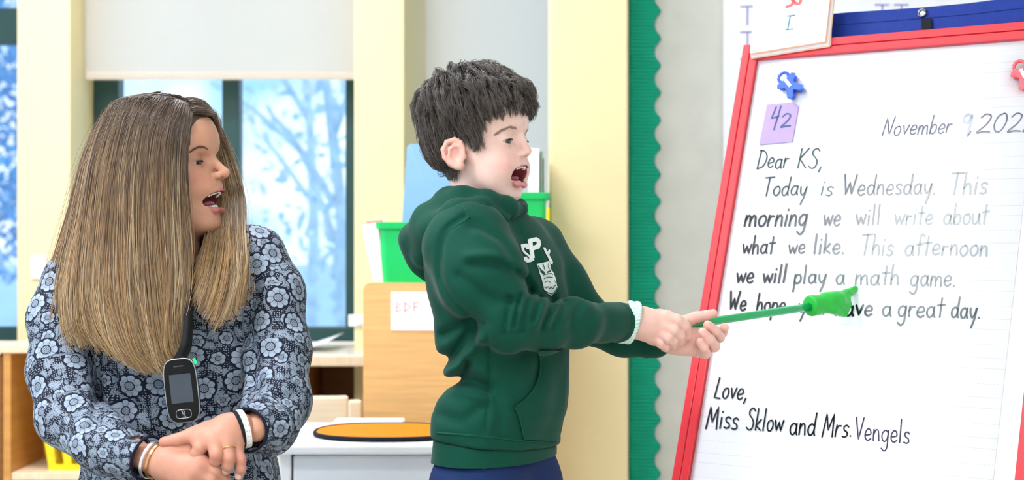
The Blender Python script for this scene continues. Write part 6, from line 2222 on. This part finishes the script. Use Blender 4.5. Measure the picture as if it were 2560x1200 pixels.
for p in ([Wp(470, 640, -.085), Wp(472, 720, -.118), Wp(468, 800, -.150), Wp(462, 860, -.170), dpt(-4, -76, .004)], [Wp(482, 660, -.075), Wp(480, 730, -.112), Wp(474, 800, -.146), Wp(470, 860, -.168), dpt(6, -76, .004)]):
    q = catmull(p, 8)
    V, Fc = ribbon_mesh([(q, np.array([0.25, -1.0, 0]))], .0125)
    o = mesh('lanyard', V, Fc, m_lan, dv)
    md = o.modifiers.new('thick', 'SOLIDIFY'); md.thickness = .0012
m_led = mat('green_led', '#12e06a', 0.3, 0.4, 0.05, emit=1.2)
for x, y in ((484, 896), (488, 905), (486, 901)):
    V, Fc = tube([P(x, y, dD + .004), P(x + 2, y + 4, dD + .004)], .0022, 8)
    mesh('indicator_light', V, Fc, m_led, dv)

# bracelets, watch band, ring -------------------------------------------
def band(name, c0, c1, r, w, m, label, cat, thick=.0012, sq=1.0, tilt=0.0):
    t_ = (c1 - c0) / np.linalg.norm(c1 - c0)
    ua = np.cross(t_, [0, 0, 1.0]); ua /= np.linalg.norm(ua); va = np.cross(ua, t_)
    q = np.linspace(0, 2 * math.pi, 48, endpoint=False)
    prof = [(-w / 2, 0), (w / 2, 0), (w / 2, thick), (-w / 2, thick)]
    V, Fc = [], []
    for a in q:
        e = math.cos(a) * ua * sq + math.sin(a) * va
        for x, y in prof:
            V.append(c0 + e * (r + y) + t_ * (x + tilt * math.sin(a)))
    n = len(q)
    for i in range(n):
        j = (i + 1) % n
        for k in range(4):
            Fc.append((i * 4 + k, j * 4 + k, j * 4 + (k + 1) % 4, i * 4 + (k + 1) % 4))
    o = mesh(name, V, Fc, m, None, smooth=False)
    return tag(o, label, cat)
m_gold = mat('gold', '#e0a765', 0.25, 0.5, 0.02, metal=0.9)
m_silver = mat('silver', '#d9dade', 0.25, 0.5, 0.02, metal=0.8)
m_wband = mat('white_strap', '#eceae8', 0.5, 0.4, 0.02)
a, b = g_(392, 1151, -.001), g_(424, 1158, -.008)
band('bangle', a, b, .0262, .0032, m_gold, 'thin gold bangle on the adult\'s lower wrist', 'bracelet', .0012, 1.0, .004)
band('bracelet', g_(381, 1149, .003), b, .0275, .0042, m_silver, 'silver bracelet next to the cuff on the adult\'s lower wrist', 'bracelet', .0014, 1.0, .004)
a, b = g_(598, 1072, .006), g_(572, 1078, .000)
band('bracelet', a, b, .0262, .0052, m_black, 'black band on the adult\'s upper wrist beside the white strap', 'bracelet', .0018, 1.0, .003)
wb = thing('watch_strap', 'white perforated watch strap on the adult\'s upper wrist', 'watch', g_(608, 1073, .010))
o = band('strap', g_(607, 1072, .009), b, .0270, .0085, m_wband, None, None, .0018, 1.0, .003)
o.parent = wb; o.matrix_parent_inverse = Matrix.Translation(-ROOT[wb.name])
t_ = (b - g_(607, 1072, .009)); t_ /= np.linalg.norm(t_)
ua = np.cross(t_, [0, 0, 1.0]); ua /= np.linalg.norm(ua); va = np.cross(ua, t_)
for i in range(22):
    q = i / 22 * 2 * math.pi
    e = math.cos(q) * ua + math.sin(q) * va
    c = g_(607, 1072, .009) + e * .0290 + t_ * (.003 * math.sin(q))
    for sgn in (-1, 1):
        V, Fc = tube([c + t_ * sgn * .002, c + t_ * sgn * .002 + e * .0003], .0006, 6)
        mesh('perforation', V, Fc, m_black, wb)
rg = thing('ring', 'gold ring with small beads on the adult\'s ring finger', 'ring', g_(570, 1130, -.03))
c0 = g_(570, 1126, -.029); ax_ = topF[2][0][1] - topF[2][0][0]; ax_ /= np.linalg.norm(ax_)
ua = np.cross(ax_, [0, 0, 1.0]); ua /= np.linalg.norm(ua); va = np.cross(ua, ax_)
q = np.linspace(0, 2 * math.pi, 32, endpoint=False)
V, Fc = tube(c0 + (np.cos(q)[:, None] * ua + np.sin(q)[:, None] * va) * .0108, .0009, 8, True)
mesh('hoop', V, Fc, m_gold, rg)
for i, dq in enumerate((-.25, .0, .25)):
    a = math.atan2(-va[1], -ua[1]) + dq - .5
    c = c0 + (math.cos(a) * ua + math.sin(a) * va) * .0118
    V, Fc = tube([c - ax_ * .0012, c, c + ax_ * .0012], [.0008, .0018, .0008], 8)
    mesh('bead', V, Fc, m_gold, rg)
